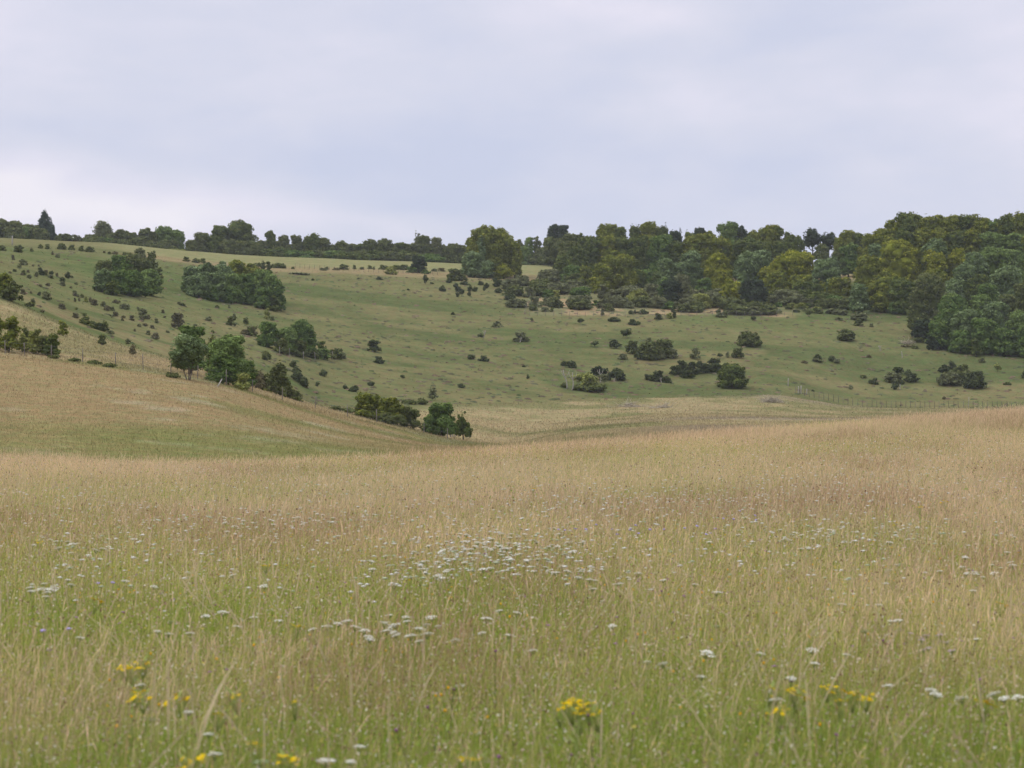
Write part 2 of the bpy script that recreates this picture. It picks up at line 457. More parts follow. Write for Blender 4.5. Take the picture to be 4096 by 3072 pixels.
def strip_mesh(name, t0, t1, mat, label_kind='structure'):
    idx = np.nonzero((GT >= t0 - 1e-6) & (GT <= t1 + 1e-6))[0]
    n, m = len(idx), len(AZ)
    co = np.stack([gx[idx], gy[idx], GZ[idx]], -1).reshape(-1, 3)
    i = np.arange(n - 1)[:, None] * m; j = np.arange(m - 1)[None]
    q = np.stack([i + j, i + j + 1, i + m + j + 1, i + m + j], -1).reshape(-1, 4)[:, ::-1]
    o = mesh_from(name, co, q, np.full(len(q), 4), GC[idx].reshape(-1, 3), mat, True)
    tag(o, kind='structure')
    return o
strip_mesh('meadow_ground', -1, 5, M_SOIL)
strip_mesh('valley_slope', 5, 7, M_ROUGH)
strip_mesh('hillside', 7, 9, M_TURF)
strip_mesh('hilltop_field', 9, 10, M_TURF)
strip_mesh('far_ground', 10, 12, M_TURF)

# ------------------------------------------------------------------ grass (uncountable: one object per stand)
def strips(x, y, z, h, w, az, lean, bend, prof, ct, cb, hz=None):
    """thin curved ribbons. prof: list of (t, width factor); ct / cb colours at tip and base"""
    n = len(x); k = len(prof)
    t = np.array([p[0] for p in prof]); wf = np.array([p[1] for p in prof])
    dirx, diry = np.cos(az), np.sin(az)
    off = lean[:, None] * t[None] + bend[:, None] * t[None] ** 2.5
    cx = x[:, None] + dirx[:, None] * off * h[:, None]
    cy = y[:, None] + diry[:, None] * off * h[:, None]
    cz = z[:, None] + h[:, None] * (t[None] - 0.35 * bend[:, None] ** 2 * t[None] ** 3)
    fa = rng.random(n) * math.pi
    sx, sy = np.cos(fa), np.sin(fa)
    hw = w[:, None] * wf[None] * 0.5
    Lp = np.stack([cx - sx[:, None] * hw, cy - sy[:, None] * hw, cz], -1)
    Rp = np.stack([cx + sx[:, None] * hw, cy + sy[:, None] * hw, cz], -1)
    co = np.stack([Lp, Rp], 2).reshape(n, 2 * k, 3)
    b = np.arange(n)[:, None, None] * 2 * k
    j = np.arange(k - 1)[None, :, None] * 2
    q = b + j + np.array([0, 1, 3, 2])[None, None]
    tt = np.repeat(t, 2)[None, :, None]
    c = cb[:, None] * (1 - tt) + ct[:, None] * tt
    return co.reshape(-1, 3), q.reshape(-1, 4), np.broadcast_to(c, (n, 2 * k, 3)).reshape(-1, 3)

def scatter(d0, d1, dens, half=15.2):
    n = int((d1 * d1 - d0 * d0) * R(half) * dens)
    d = np.sqrt(rng.uniform(d0 * d0, d1 * d1, n)); a = rng.uniform(-R(half), R(half), n)
    return a, d

STRAW = V(.80, .595, .345); PINK = V(.76, .515, .36); GREEN = V(.25, .42, .03); OLIVE = V(.43, .41, .11); RED = V(.34, .18, .10); DKGREEN = V(.12, .22, .03)
def meadow_tint(x, y, d):
    """share of dry straw (0 green .. 1 straw) over the meadow, by patches"""
    a = fbm(x, y * 0.7, 3.4, 3, 21); b = fbm(x, y * .5, 11, 2, 23)
    s = -0.04 - .14 * ss(12, 9, d) + 1.4 * (0.6 * a + 0.4 * b - 0.5) * 2 + ss(8.6, 13.5, d) * 0.55 + ss(16, 32, d) * .45
    return np.clip(s, 0.05, 1)

mb = MB()
BANDS = [(6.0, 12, 1050, 4400, .74), (12, 20, 900, 1500, .78), (20, 34, 430, 430, .95), (34, 56, 320, 160, .95), (56, 84, 200, 90, 1.15), (84, 104, 150, 40, 1.3)]
for d0, d1, ns, nl, wk in BANDS:
    # flowering stems with seed heads
    half = 24 if d1 <= 12 else 19.5 if d1 <= 20 else 17 if d1 <= 34 else 15.2
    a, d = scatter(d0, d1, ns, half)
    cd = lookup(a, d, A=GT2)
    keep = cd < 4.25
    a, d = a[keep], d[keep]
    x, y = d * np.sin(a), d * np.cos(a); z = lookup(a, d); n = len(x)
    s = meadow_tint(x, y, d)
    keep = rng.random(n) < 0.16 + 0.84 * s
    x, y, z, d, s = x[keep], y[keep], z[keep], d[keep], s[keep]; n = len(x)
    h = rng.normal(.375, .10, n).clip(.14, .68) * (0.85 + 0.3 * fbm(x, y, 2.2, 2, 31)) + .04
    r = rng.random(n)[:, None]
    pb = fbm(x, y * .6, 2.3, 3, 71)
    r = np.clip(r + (.5 - pb[:, None]) * 2.2, 0, 1)
    cs = STRAW * r + PINK * (1 - r)
    cs = np.where((rng.random(n) > s * .8 + .30)[:, None], OLIVE * (0.8 + .4 * r), cs)
    cs = np.where((rng.random(n) < .04 + .5 * ss(.50, .68, pb))[:, None], V(.46, .28, .17), cs)
    cs = cs * (1 + (np.where(rng.random(n) < .15, 1.35, rng.uniform(.55, 1.2, n)) - 1) * np.clip(24 / d, .35, 1))[:, None]
    cb = cs * .12 + (OLIVE * .5 + GREEN * .4) * rng.uniform(.6, 1.1, n)[:, None]
    prof = [(0, .9), (.45, .8), (.80, .7), (.85, 1.9), (.92, 2.7), (1.0, .6)]
    az_ = rng.normal(0.4, 1.3, n)
    mb.add(*strips(x, y, z, h, rng.uniform(.0013, .0023, n) * wk, az_, rng.normal(0, .10, n), rng.gamma(1.5, .13, n).clip(0, 1.0), prof, cs, cb))
    # leaves
    a, d = scatter(d0, d1, nl, half)
    keep = lookup(a, d, A=GT2) < 4.25
    a, d = a[keep], d[keep]
    x, y = d * np.sin(a), d * np.cos(a); z = lookup(a, d); n = len(x)
    s = meadow_tint(x, y, d)
    h = rng.uniform(.12, .34, n) * (0.8 + 0.5 * fbm(x, y, 1.5, 2, 33))
    g = rng.random(n)[:, None]
    cg = GREEN * g + OLIVE * (1 - g)
    cg = np.where((rng.random(n) < .14)[:, None], DKGREEN, cg)
    cg = np.where((rng.random(n) < s * .62)[:, None], STRAW * .6 + PINK * .3, cg) * rng.uniform(.6, 1.35, n)[:, None]
    prof = [(0, .8), (.35, 1.0), (.7, .7), (1.0, .08)]
    mb.add(*strips(x, y, z, h, rng.uniform(.0018, .0038, n) * wk ** .8, rng.uniform(0, 6.28, n), rng.normal(0, .2, n), rng.gamma(1.6, .25, n).clip(0, 1.4), prof, cg, cg * .8))
# small dead heads and leaflets speckling the sward
for d0, d1, ns, wk in ((7, 14, 1100, .8), (14, 28, 520, 1.1), (28, 60, 110, 1.8)):
    a, d = scatter(d0, d1, ns); x, y = d * np.sin(a), d * np.cos(a); z = lookup(a, d); n = len(x)
    pos = np.stack([x, y, z + rng.uniform(.12, .52, n)], -1)
    u = rng.normal(size=(n, 3)); u /= np.linalg.norm(u, axis=1)[:, None]; v_ = np.cross(u, rng.normal(size=(n, 3))); v_ /= np.linalg.norm(v_, axis=1)[:, None]
    s_ = (rng.uniform(.004, .012, n) * wk)[:, None]
    q = np.stack([pos - u * s_, pos - v_ * s_ * .6, pos + u * s_, pos + v_ * s_ * .6], 1)
    pal = np.array([(.62, .50, .34), (.42, .28, .18), (.30, .40, .07), (.72, .66, .50), (.50, .36, .28), (.22, .13, .08), (.36, .42, .10), (.55, .45, .12)])
    c = pal[rng.integers(0, len(pal), n)] * rng.uniform(.8, 1.2, n)[:, None]
    mb.add(q.reshape(-1, 3), np.arange(4 * n).reshape(-1, 4), np.repeat(c, 4, axis=0))
# a few tall arching grasses
a, d = scatter(7, 45, 5.5, 18)
x, y = d * np.sin(a), d * np.cos(a); z = lookup(a, d); n = len(x)
cs = np.broadcast_to(V(.62, .50, .30), (n, 3)) * rng.uniform(.8, 1.1, n)[:, None]
mb.add(*strips(x, y, z, rng.uniform(.65, .92, n), rng.uniform(.0016, .0026, n), rng.uniform(0, 6.28, n), rng.normal(0, .2, n), rng.uniform(.1, .6, n),
               [(0, .8), (.4, .8), (.66, .8), (.72, 2.4), (.85, 3.2), (.94, 2.0), (1, .2)], cs, cs * .8))
tag(mb.build('meadow_grass', M_GRASS), kind='stuff', cat='grass',
    label='tall dry straw and green meadow grass filling the near field')

# rough grass on the middle slope and valley floor
mb = MB()
def tufts(d0, d1, dens, tlo, thi, h0, h1, w0, w1, filt=None, half=14.5, bright=1.25, k=1):
    a, d = scatter(d0, d1, dens, half)
    T = lookup(a, d, A=GT2)
    keep = (T > tlo) & (T < thi)
    a, d, T = a[keep], d[keep], T[keep]
    x, y = d * np.sin(a), d * np.cos(a); z = lookup(a, d)
    if filt is not None:
        kk = filt(x, y, T); x, y, z, d, T = x[kk], y[kk], z[kk], d[kk], T[kk]
    n = len(x)
    c = full_color(x, y, z, T) * rng.uniform(.75, 1.3, n)[:, None] * bright
    hh = rng.uniform(h0, h1, n)
    mb.add(*strips(x, y, z - .02, hh, rng.uniform(w0, w1, n), rng.uniform(0, 6.28, n), rng.normal(0, .25, n), rng.uniform(0, .5, n),
                   [(0, 1.0), (.5, .8), (1, .15)], c * 1.12, c * .8))
    return n
tufts(88, 150, 30, 4.4, 6.0, .06, .17, .012, .035)
tufts(150, 240, 15, 4.8, 7.0, .06, .18, .02, .05)
tufts(190, 300, 3.0, 5.9, 7.05, .1, .28, .05, .14)
tufts(150, 380, 4.5, 5.0, 7.03, .08, .26, .03, .10, lambda x, y, T: np.arctan2(x, y) > R(-1.5))
tufts(320, 560, .12, 7.03, 9.1, .08, .18, .15, .3, bright=1.35)
tag(mb.build('rough_grass', M_GRASS), kind='stuff', cat='grass',
    label='rough dry grass covering the middle slope and valley floor')

# anthill tussocks dotted all over the grazed hillside
mb = MB()
a, d = scatter(262, 540, .11, 13.6)
T = lookup(a, d, A=GT2); x, y = d * np.sin(a), d * np.cos(a)
keep = (T > 7.03) & (T < 8.9) & (rng.random(len(a)) < .25 + 1.1 * fbm(x, y, 40, 2, 41)) & (rng.random(len(a)) < ss(-10, -4, np.degrees(a)) * .8 + .2)
a, d = a[keep], d[keep]; x, y = x[keep], y[keep]; z = lookup(a, d)
u = np.arange(7) * 2 * math.pi / 7
for i in range(len(x)):
    w = rng.uniform(.2, .52); h = rng.uniform(.08, .22)
    r1 = w * rng.uniform(.8, 1.2, 7); r2 = w * .62 * rng.uniform(.8, 1.2, 7)
    co = np.concatenate([np.stack([x[i] + r1 * np.cos(u) * 1.3, y[i] + r1 * np.sin(u), np.full(7, z[i] - .06)], -1),
                         np.stack([x[i] + r2 * np.cos(u) * 1.3, y[i] + r2 * np.sin(u), z[i] + h * rng.uniform(.7, 1, 7)], -1),
                         [[x[i], y[i], z[i] + h * 1.1]]])
    f = [(k, (k + 1) % 7, 7 + (k + 1) % 7, 7 + k) for k in range(7)] + [(7 + k, 7 + (k + 1) % 7, 14) for k in range(7)]
    c = (V(.115, .11, .065), V(.135, .105, .07), V(.10, .115, .055), V(.16, .125, .085))[rng.integers(0, 4)] * rng.uniform(.8, 1.2)
    mb.add(co, f, c)
tag(mb.build('grass_tussocks', M_TURF), kind='stuff', cat='tussocks',
    label='small dark ant-hill tussocks dotted over the grazed hillside')

# ------------------------------------------------------------------ trees and shrubs
KINDS = {  # main, second, tip colours (albedo); tips double as painted highlights on clump tops
    'faded': (V(.12, .115, .06), V(.16, .145, .075), V(.20, .175, .095)),
    'beech': (V(0.114, 0.146, 0.029), V(0.186, 0.206, 0.031), V(0.292, 0.278, 0.039)),
    'beechdark': (V(0.077, 0.109, 0.031), V(0.114, 0.143, 0.034), V(0.173, 0.186, 0.042)),
    'yellow': (V(0.159, 0.186, 0.024), V(0.245, 0.260, 0.029), V(0.358, 0.332, 0.036)),
    'white': (V(0.095, 0.140, 0.050), V(0.157, 0.211, 0.076), V(0.292, 0.356, 0.173)),
    'ash': (V(0.114, 0.166, 0.048), V(0.166, 0.232, 0.061), V(0.239, 0.305, 0.095)),
    'green': (V(0.080, 0.130, 0.036), V(0.123, 0.189, 0.044), V(0.200, 0.252, 0.067)),
    'dark': (V(0.034, 0.050, 0.027), V(0.053, 0.073, 0.036), V(0.080, 0.099, 0.050)),
    'juniper': (V(0.054, 0.071, 0.031), V(0.082, 0.102, 0.039), V(0.136, 0.148, 0.063)),
    'haw': (V(0.088, 0.111, 0.038), V(0.132, 0.153, 0.048), V(0.200, 0.200, 0.067)),
    'scrub': (V(0.126, 0.143, 0.067), V(0.173, 0.183, 0.085), V(0.239, 0.239, 0.111)),
    'olive': (V(0.186, 0.212, 0.056), V(0.266, 0.278, 0.073), V(0.358, 0.358, 0.111)),
    'conifer': (V(0.039, 0.057, 0.038), V(0.057, 0.080, 0.054), V(0.086, 0.109, 0.073)),
    'brown': (V(0.143, 0.132, 0.063), V(0.189, 0.166, 0.082), V(0.240, 0.200, 0.106)),
}
ICO = None
def ico():
    global ICO
    if ICO is None:
        import bmesh
        b = bmesh.new(); bmesh.ops.create_icosphere(b, subdivisions=2, radius=1)
        v = np.array([p.co[:] for p in b.verts]); f = np.array([[q.index for q in p.verts] for p in b.faces]); b.free()
        ICO = (v, f)
    return ICO

def crown_mesh(name, w, h, kind, shape, card, rg, lift=0.0, dens=1.0, cap=20000):
    """crown of leaf-sized faces; local base at z=0, total height h, crown starts at lift*h"""
    main, sec, tip = KINDS[kind]
    ch = h * (1 - lift); z0 = h * lift
    rw = w / 2
    nl = {'col': 7, 'cone': 24, 'low': 12}.get(shape, 20)
    if w < 3: nl = max(5, nl // 2)
    if w > 14: nl = int(nl * 1.3)
    asp = ch / w
    if asp > .8 and nl > 8: nl = int(nl * min(2.4, asp / .8))
    # lobe centres in the envelope (unit: x,y in -1..1, z in 0..1)
    P = []
    while len(P) < nl:
        p = rg.uniform(-1, 1, 3); zz = (p[2] + 1) / 2
        if shape == 'cone': rad = 0.95 * (1 - zz) ** .8 + .08
        elif shape == 'col': rad = .8 * math.sqrt(max(0, 1 - (2 * zz - 1) ** 4))
        elif shape == 'round': rad = math.sqrt(max(0, 1 - (2 * zz - 1) ** 2))
        elif shape == 'low': rad = math.sqrt(max(0, 1 - zz ** 2)) if zz < 1 else 0
        else: rad = math.sqrt(max(0, 1 - (max(zz - .35, 0) / .65) ** 2)) * (0.86 + .14 * min(1, zz / .35))
        rr = math.hypot(p[0], p[1])
        if rr > rad or (rr < rad * .45 and zz < .7 and rg.random() < .8): continue
        P.append((p[0], p[1], zz))
    P = np.array(P)
    if nl > 8 and shape == 'dome':
        tl = max(4, nl // 4); an = rg.uniform(0, 6.28) + np.arange(tl) * 6.28 / tl
        P[:tl] = np.stack([.55 * np.cos(an), .55 * np.sin(an), rg.uniform(.74, .92, tl)], -1)
        if lift < .05: P[tl:2 * tl] = np.stack([.85 * np.cos(an + .5), .85 * np.sin(an + .5), rg.uniform(.0, .15, tl)], -1)
    lr = rg.uniform(.28, .42, nl) if nl > 8 else rg.uniform(.38, .55, nl)
    if shape == 'cone': lr = lr * (1.1 - .85 * P[:, 2])
    if w < 3.2:
        P[:, 0] = P[:, 0] * rg.uniform(.8, 1.15) + rg.normal(0, .12); P[:, 2] = np.clip(P[:, 2] * rg.uniform(.6, 1.1, nl), 0, 1); lr = lr * rg.uniform(.6, 1.0, nl)
    C = np.stack([P[:, 0] * rw * .66, P[:, 1] * rw * .66, z0 + (.14 + P[:, 2] * .70) * ch], -1)
    C = np.vstack([C, [[0, 0, z0 + ch * .42]]]); lr = np.append(lr, (.74 if w > 3.2 else .40) if shape != 'cone' else .45)
    S = np.stack([lr * rw * 1.05, lr * rw * 1.05, np.minimum(lr * ch * .62, lr * rw * .95)], -1)
    S[-1, 2] = ch * .40 if shape != 'cone' else ch * .30
    if shape == 'round': S[-1] = (.82 * rw, .82 * rw, .42 * ch); C[-1, 2] = z0 + .5 * ch
    S[:, 2] = np.maximum(S[:, 2], np.minimum(S[:, 0] * .45, ch * .3))
    if w > 1.6:
        M = len(C); m = 11 if w > 5 else 8
        sv = rg.normal(size=(M, m, 3)); sv[..., 2] += .25; sv /= np.linalg.norm(sv, axis=2)[..., None]
        SC = (C[:, None] + sv * S[:, None] * .80).reshape(-1, 3)
        SS = (S[:, None] * rg.uniform(.26, .44, (M, m, 1))).reshape(-1, 3)
        SS[:, 2] *= .85
        C2, S2, par = np.vstack([C, SC]), np.vstack([S * .88, SS]), np.concatenate([np.arange(M), np.repeat(np.arange(M), m)])
    else:
        C2, S2, par = C, S, np.arange(len(C))
    area = 4 * math.pi * ((S[:, 0] * S[:, 1] + 2 * S[:, 0] * S[:, 2]) / 3)
    per = (S2[:, 0] * S2[:, 1] + 2 * S2[:, 0] * S2[:, 2]); per = per * np.where(np.arange(len(C2)) < len(C), .16 if len(C2) > len(C) else 1, 1); per = per / per.sum()
    n = int(min(cap, max(120, area.sum() * 1.35 * dens / (card * card * .42))))
    li = rg.choice(len(C2), n, p=per)
    v = rg.normal(size=(n, 3)); v /= np.linalg.norm(v, axis=1)[:, None]
    rj = 1 + rg.normal(0, .10, n) + (rg.random(n) < .12) * rg.uniform(0, .38, n)
    pos = C2[li] + v * S2[li] * rj[:, None]; sl = li; li = par[li]
    keep = np.ones(n, bool)
    for k in range(len(C)):
        q = (pos - C[k]) / S[k]
        keep &= ~((np.einsum('ij,ij->i', q, q) < .60) & (li != k))
    keep &= pos[:, 2] > max(z0 * .9, .0)
    pos, v, li, sl = pos[keep], v[keep], li[keep], sl[keep]; n = len(pos)
    nrm = v * 1.0 + rg.normal(size=(n, 3)) * .42 + np.array([0, 0, .30])
    nrm /= np.linalg.norm(nrm, axis=1)[:, None]
    ref = rg.normal(size=(n, 3)); tu = np.cross(nrm, ref); tu /= np.linalg.norm(tu, axis=1)[:, None]
    tv = np.cross(nrm, tu)
    s = card * rg.uniform(.55, 1.35, n)[:, None]; k = rg.uniform(.45, .8, n)[:, None]
    q = np.stack([pos - tu * s * .6, pos - tv * s * .5 * k + tu * s * .1, pos + tu * s * .6, pos + tv * s * .5 * k + tu * s * rg.uniform(-.2, .2, n)[:, None]], 1)
    lt = rg.random(len(C)) ** 1.3; st_ = rg.random(len(C2))
    t1 = np.clip(lt[li] * .5 + st_[sl] * .45 + rg.normal(.05, .2, n), 0, 1)[:, None]
    c = main * (1 - t1) + sec * t1
    top_light = (np.clip((pos[:, 2] - C2[sl][:, 2]) / (S2[sl][:, 2] + 1e-6), 0, 1) * (rg.random(n) < .75) * rg.uniform(.3, 1.0, n))[:, None]  # highlight painted in: upper side of each leaf clump takes the paler tip
    c = c * (1 - top_light) + tip * top_light
    c = c * rg.uniform(.75, 1.25, n)[:, None]
    mb = MB()
    mb.add(q.reshape(-1, 3), np.arange(4 * n).reshape(-1, 4), np.repeat(c, 4, axis=0))
    iv, jf = ico()
    for k in range(len(C)):
        vv = iv * ((.60 if w > 1.6 else .55) + .08 * rg.normal(size=(len(iv), 1)))
        co = C[k] + vv * S[k]; co[:, 2] = np.maximum(co[:, 2], max(z0 * .95, .02))
        mb.add(co, jf, main * .5 + sec * .5)
    co = np.concatenate(mb.co)
    # fit the outline to the asked width and height
    x0, x1 = np.percentile(co[:, 0], (.6, 99.4)); zt = np.percentile(co[:, 2], 99.7)
    fx = w / max(x1 - x0, .01); fz = h / max(zt, .01)
    if lift > 0.15: fz = 1 + (fz - 1)
    for c_ in mb.co:
        c_[:, 0] = (c_[:, 0] - (x0 + x1) / 2) * fx; c_[:, 1] *= fx; c_[:, 2] *= fz
    return mb.build(name, M_LEAF, link=False)

def trunk_mesh(name, w, h, rg, color, lift, stems=1, pale=False):
    mb = MB()
    for s_ in range(stems):
        ang = rg.uniform(0, 6.28); sp = .0 if stems == 1 else .05 * h
        base = np.array([math.cos(ang) * sp * .6, math.sin(ang) * sp * .3, -.25])
        top = h * (max(lift, .25) + .35)
        lean = rg.normal(0, .06, 2) * h + (np.array([math.cos(ang), math.sin(ang)]) * h * (.10 if stems > 1 else 0))
        t = np.linspace(0, 1, 6)
        r0 = max(.035, .022 * h) / (1 if stems == 1 else 1.7)
        pts = np.stack([base[0] + lean[0] * t + rg.normal(0, .012 * h, 6) * t, base[1] + lean[1] * t, base[2] + t * (top + .25)], -1)
        mb.tube(pts, r0 * (1.25 - .95 * t), 7, color)
        for b in range(4 if stems == 1 else 2):
            tb = rg.uniform(.4, .9); p0 = pts[int(tb * 5)]
            aa = rg.uniform(0, 6.28); ln = rg.uniform(.2, .36) * w
            p1 = p0 + np.array([math.cos(aa) * ln * .5, math.sin(aa) * ln * .5, ln * .35]); p2 = p0 + np.array([math.cos(aa) * ln, math.sin(aa) * ln, ln * .85])
            mb.tube([p0, p1, p2], [r0 * .5, r0 * .33, r0 * .12], 5, color)
    return mb.build(name, M_WOOD, link=False)

NOUN = {'beech': ('broadleaf_tree', 'tree'), 'beechdark': ('broadleaf_tree', 'tree'), 'yellow': ('broadleaf_tree', 'tree'), 'white': ('broadleaf_tree', 'tree'),
        'ash': ('broadleaf_tree', 'tree'), 'green': ('broadleaf_tree', 'tree'), 'dark': ('evergreen_tree', 'tree'), 'conifer': ('conifer_tree', 'tree')}
LOOK = {'beech': 'yellowish green', 'beechdark': 'deep green', 'yellow': 'golden yellow-green', 'white': 'silvery grey-green', 'ash': 'pale green', 'green': 'mid green',
        'dark': 'very dark', 'juniper': 'dark juniper', 'haw': 'bushy green', 'scrub': 'dull grey-green', 'olive': 'pale olive', 'conifer': 'blue-dark', 'brown': 'brownish', 'faded': 'faded olive-brown'}
PLANTS = []
ZO = {0: (0, 0, 1.0), 1: (0, 800, .4973), 2: (1000, 800, .4973), 3: (2000, 800, .4973), 4: (2996, 800, .4973), 5: (0, 800, .2532), 6: (500, 1200, .3617), 7: (2000, 1100, .3165)}
def P(zone, x, top, w, base, kind, label=None, D=None, shape=None, lift=None, where=None, group=None, stems=1, dens=1.0, trunk=None):
    ox, oy, k = ZO[zone]
    PLANTS.append(dict(x=ox + x * k, top=oy + top * k, w=w * k, base=oy + base * k, kind=kind, label=label, D=D, shape=shape, lift=lift, where=where, group=group, stems=stems, dens=dens, trunk=trunk))
# --- hedge and trees along the skyline, left part (zone 1)
W = 'in the skyline hedge'
for x, t, w, k in ((-30, 150, 200, 'haw'), (60, 172, 150, 'haw'), (130, 165, 120, 'haw'), (195, 195, 150, 'haw'), (262, 200, 150, 'haw'), (320, 255, 100, 'haw')):
    P(1, x, t, w, 345, k, D=648, where='before the dark conifer')
P(1, 350, 90, 175, 330, 'conifer', 'ragged blue-dark conifer standing above the far left hedge', D=655, shape='cone')
P(1, 415, 185, 90, 325, 'conifer', 'lower shoulder conifer leaning against the tall dark conifer on the skyline', D=652, shape='cone')
for x, t, w, b, k in ((520, 272, 150, 375, 'haw'), (622, 278, 85, 380, 'scrub'), (500, 330, 110, 395, 'haw'), (585, 340, 80, 385, 'brown')):
    P(1, x, t, w, b, k, D=600, where='in the skyline hedge gap', dens=.6)
P(1, 826, 168, 150, 370, 'scrub', 'airy grey tree with see-through crown rising above the left hedge', D=660, lift=.3, dens=.5, shape='round')
for x, t, w, k in ((735, 275, 130, 'haw'), (790, 290, 120, 'haw'), (900, 262, 150, 'haw'), (985, 238, 150, 'haw'), (1060, 262, 140, 'haw'), (1165, 224, 125, 'haw'), (1130, 300, 120, 'haw'), (1235, 255, 90, 'haw')):
    P(1, x, t, w, 400, k, D=642, where='left of the pale rounded tree')
P(1, 1325, 212, 170, 415, 'ash', 'pale rounded tree at the end of the left hedge', D=645)
P(1, 1415, 240, 140, 418, 'ash', 'light green tree sloping down to the hedge gap', D=648)
P(1, 1400, 395, 180, 425, 'olive', D=620, where='below the pale rounded tree')
for x, t, w, k in ((1560, 320, 160, 'haw'), (1620, 262, 150, 'haw'), (1700, 290, 140, 'beechdark'), (1560, 340, 130, 'haw'), (1850, 320, 220, 'haw'), (1990, 330, 200, 'haw')):
    P(1, x, t, w, 450, k, D=640, where='under the spreading skyline tree')
P(1, 1770, 205, 150, 430, 'beechdark', 'left half of the broad dark twin-crowned skyline tree', D=655, lift=.15)
P(1, 1925, 160, 270, 440, 'beechdark', 'broad dark spreading tree with knobbly crown on the skyline', D=657, lift=.1, dens=.8)
# --- skyline, centre (zone 2)
for x, t, w, k in ((90, 325, 150, 'haw'), (160, 245, 105, 'beechdark'), (215, 330, 150, 'haw'), (270, 283, 95, 'haw'), (300, 345, 130, 'haw'), (368, 283, 105, 'haw'), (500, 272, 160, 'beechdark'), (420, 330, 110, 'haw'), (600, 303, 110, 'haw'), (565, 350, 130, 'haw'),
                   (690, 345, 150, 'haw'), (745, 325, 130, 'haw'), (800, 352, 130, 'haw'), (860, 352, 120, 'beechdark'), (960, 318, 130, 'haw'), (930, 370, 140, 'haw'), (1085, 310, 130, 'haw'), (1030, 345, 120, 'haw'), (1150, 350, 120, 'haw'),
                   (1215, 343, 130, 'beechdark'), (1290, 350, 130, 'haw'), (1400, 285, 120, 'haw'), (1500, 303, 120, 'scrub'), (1460, 360, 150, 'haw'), (1570, 365, 130, 'haw'), (1640, 348, 130, 'haw'), (1700, 362, 120, 'haw')):
    P(2, x, t, w, 500, k, D=652, where='in the long hedge behind the pale field')
P(2, 1352, 255, 85, 500, 'scrub', 'thin twiggy tree poking above the middle of the hedge', D=660, shape='cone', dens=.35)
# --- big solitary group
P(2, 1890, 212, 300, 640, 'beech', 'big yellow-green domed tree standing alone at the hill edge', D=545)
P(2, 2045, 270, 210, 650, 'beech', 'right shoulder tree of the big domed clump at the hill edge', D=548)
P(2, 1990, 230, 200, 560, 'beech', 'high crown behind the top of the big domed clump', D=552)
P(2, 1800, 300, 180, 640, 'beech', 'left flank tree of the big domed clump', D=549)
P(2, 1850, 285, 100, 640, 'white', 'slim silvery tree running up the front of the domed clump', D=541, shape='col')
P(2, 1795, 415, 190, 645, 'white', 'silvery rounded tree at the lower left of the domed clump', D=538)
P(2, 1890, 480, 150, 655, 'white', 'small silvery tree low in the middle of the domed clump', D=537)
P(2, 2040, 510, 170, 655, 'yellow', 'low golden branches at the foot of the domed clump', D=539, shape='low')
P(2, 2130, 330, 120, 600, 'beech', D=546, where='at the far side of the domed clump')
P(2, 1358, 448, 130, 608, 'dark', 'dark egg-shaped tree alone at the edge of the pale field', D=545)
P(2, 1300, 540, 90, 608, 'green', D=543, where='beside the dark egg-shaped tree')
P(2, 1412, 560, 80, 606, 'green', D=543, where='beside the dark egg-shaped tree')
P(2, 1413, 600, 48, 680, 'juniper', 'narrow upright juniper with a bare stem on the hillside brow', shape='col', lift=.12)
P(2, 1640, 550, 110, 650, 'haw', where='left of the domed clump foot')
P(2, 1700, 590, 100, 650, 'haw', where='left of the domed clump foot')
# --- field-edge shrubs
W = 'along the edge of the pale field'
P(2, 108, 488, 50, 575, 'juniper', 'double upright juniper post above the oval clump, left stem', shape='col')
P(2, 153, 494, 46, 582, 'juniper', 'double upright juniper post above the oval clump, right stem', shape='col')
for x, t, w, b, k in ((50, 502, 80, 535, 'haw'), (225, 507, 130, 548, 'haw'), (345, 535, 30, 555, 'haw'), (620, 535, 30, 560, 'haw'), (755, 517, 80, 560, 'haw'), (840, 520, 30, 558, 'haw'), (900, 537, 35, 560, 'haw'), (965, 525, 40, 555, 'haw'), (995, 532, 22, 560, 'scrub'),
                      (1075, 520, 80, 560, 'haw'), (1135, 530, 100, 600, 'olive'), (1190, 522, 90, 560, 'haw'), (1240, 518, 70, 562, 'haw'), (1480, 550, 50, 575, 'scrub'), (1540, 545, 60, 575, 'brown'), (590, 545, 60, 568, 'scrub'), (690, 543, 60, 565, 'brown')):
    P(2, x, t, w, b, k, where=W)
for x, t, w, b, k in ((20, 362, 60, 408, 'haw'), (150, 362, 78, 422, 'haw'), (325, 355, 40, 390, 'haw'), (380, 352, 38, 396, 'haw'), (495, 345, 72, 398, 'haw'), (575, 358, 55, 402, 'haw'), (655, 368, 48, 412, 'haw'), (722, 375, 75, 420, 'haw'), (255, 388, 28, 416, 'haw'), (838, 408, 22, 426, 'brown'), (880, 415, 30, 438, 'haw'), (925, 412, 50, 438, 'brown'), (1015, 420, 70, 448, 'haw'), (1500, 455, 60, 495, 'haw'), (1575, 468, 70, 505, 'haw'), (1630, 468, 50, 505, 'haw')):
    P(1, x, t, w, b, k, where=W)
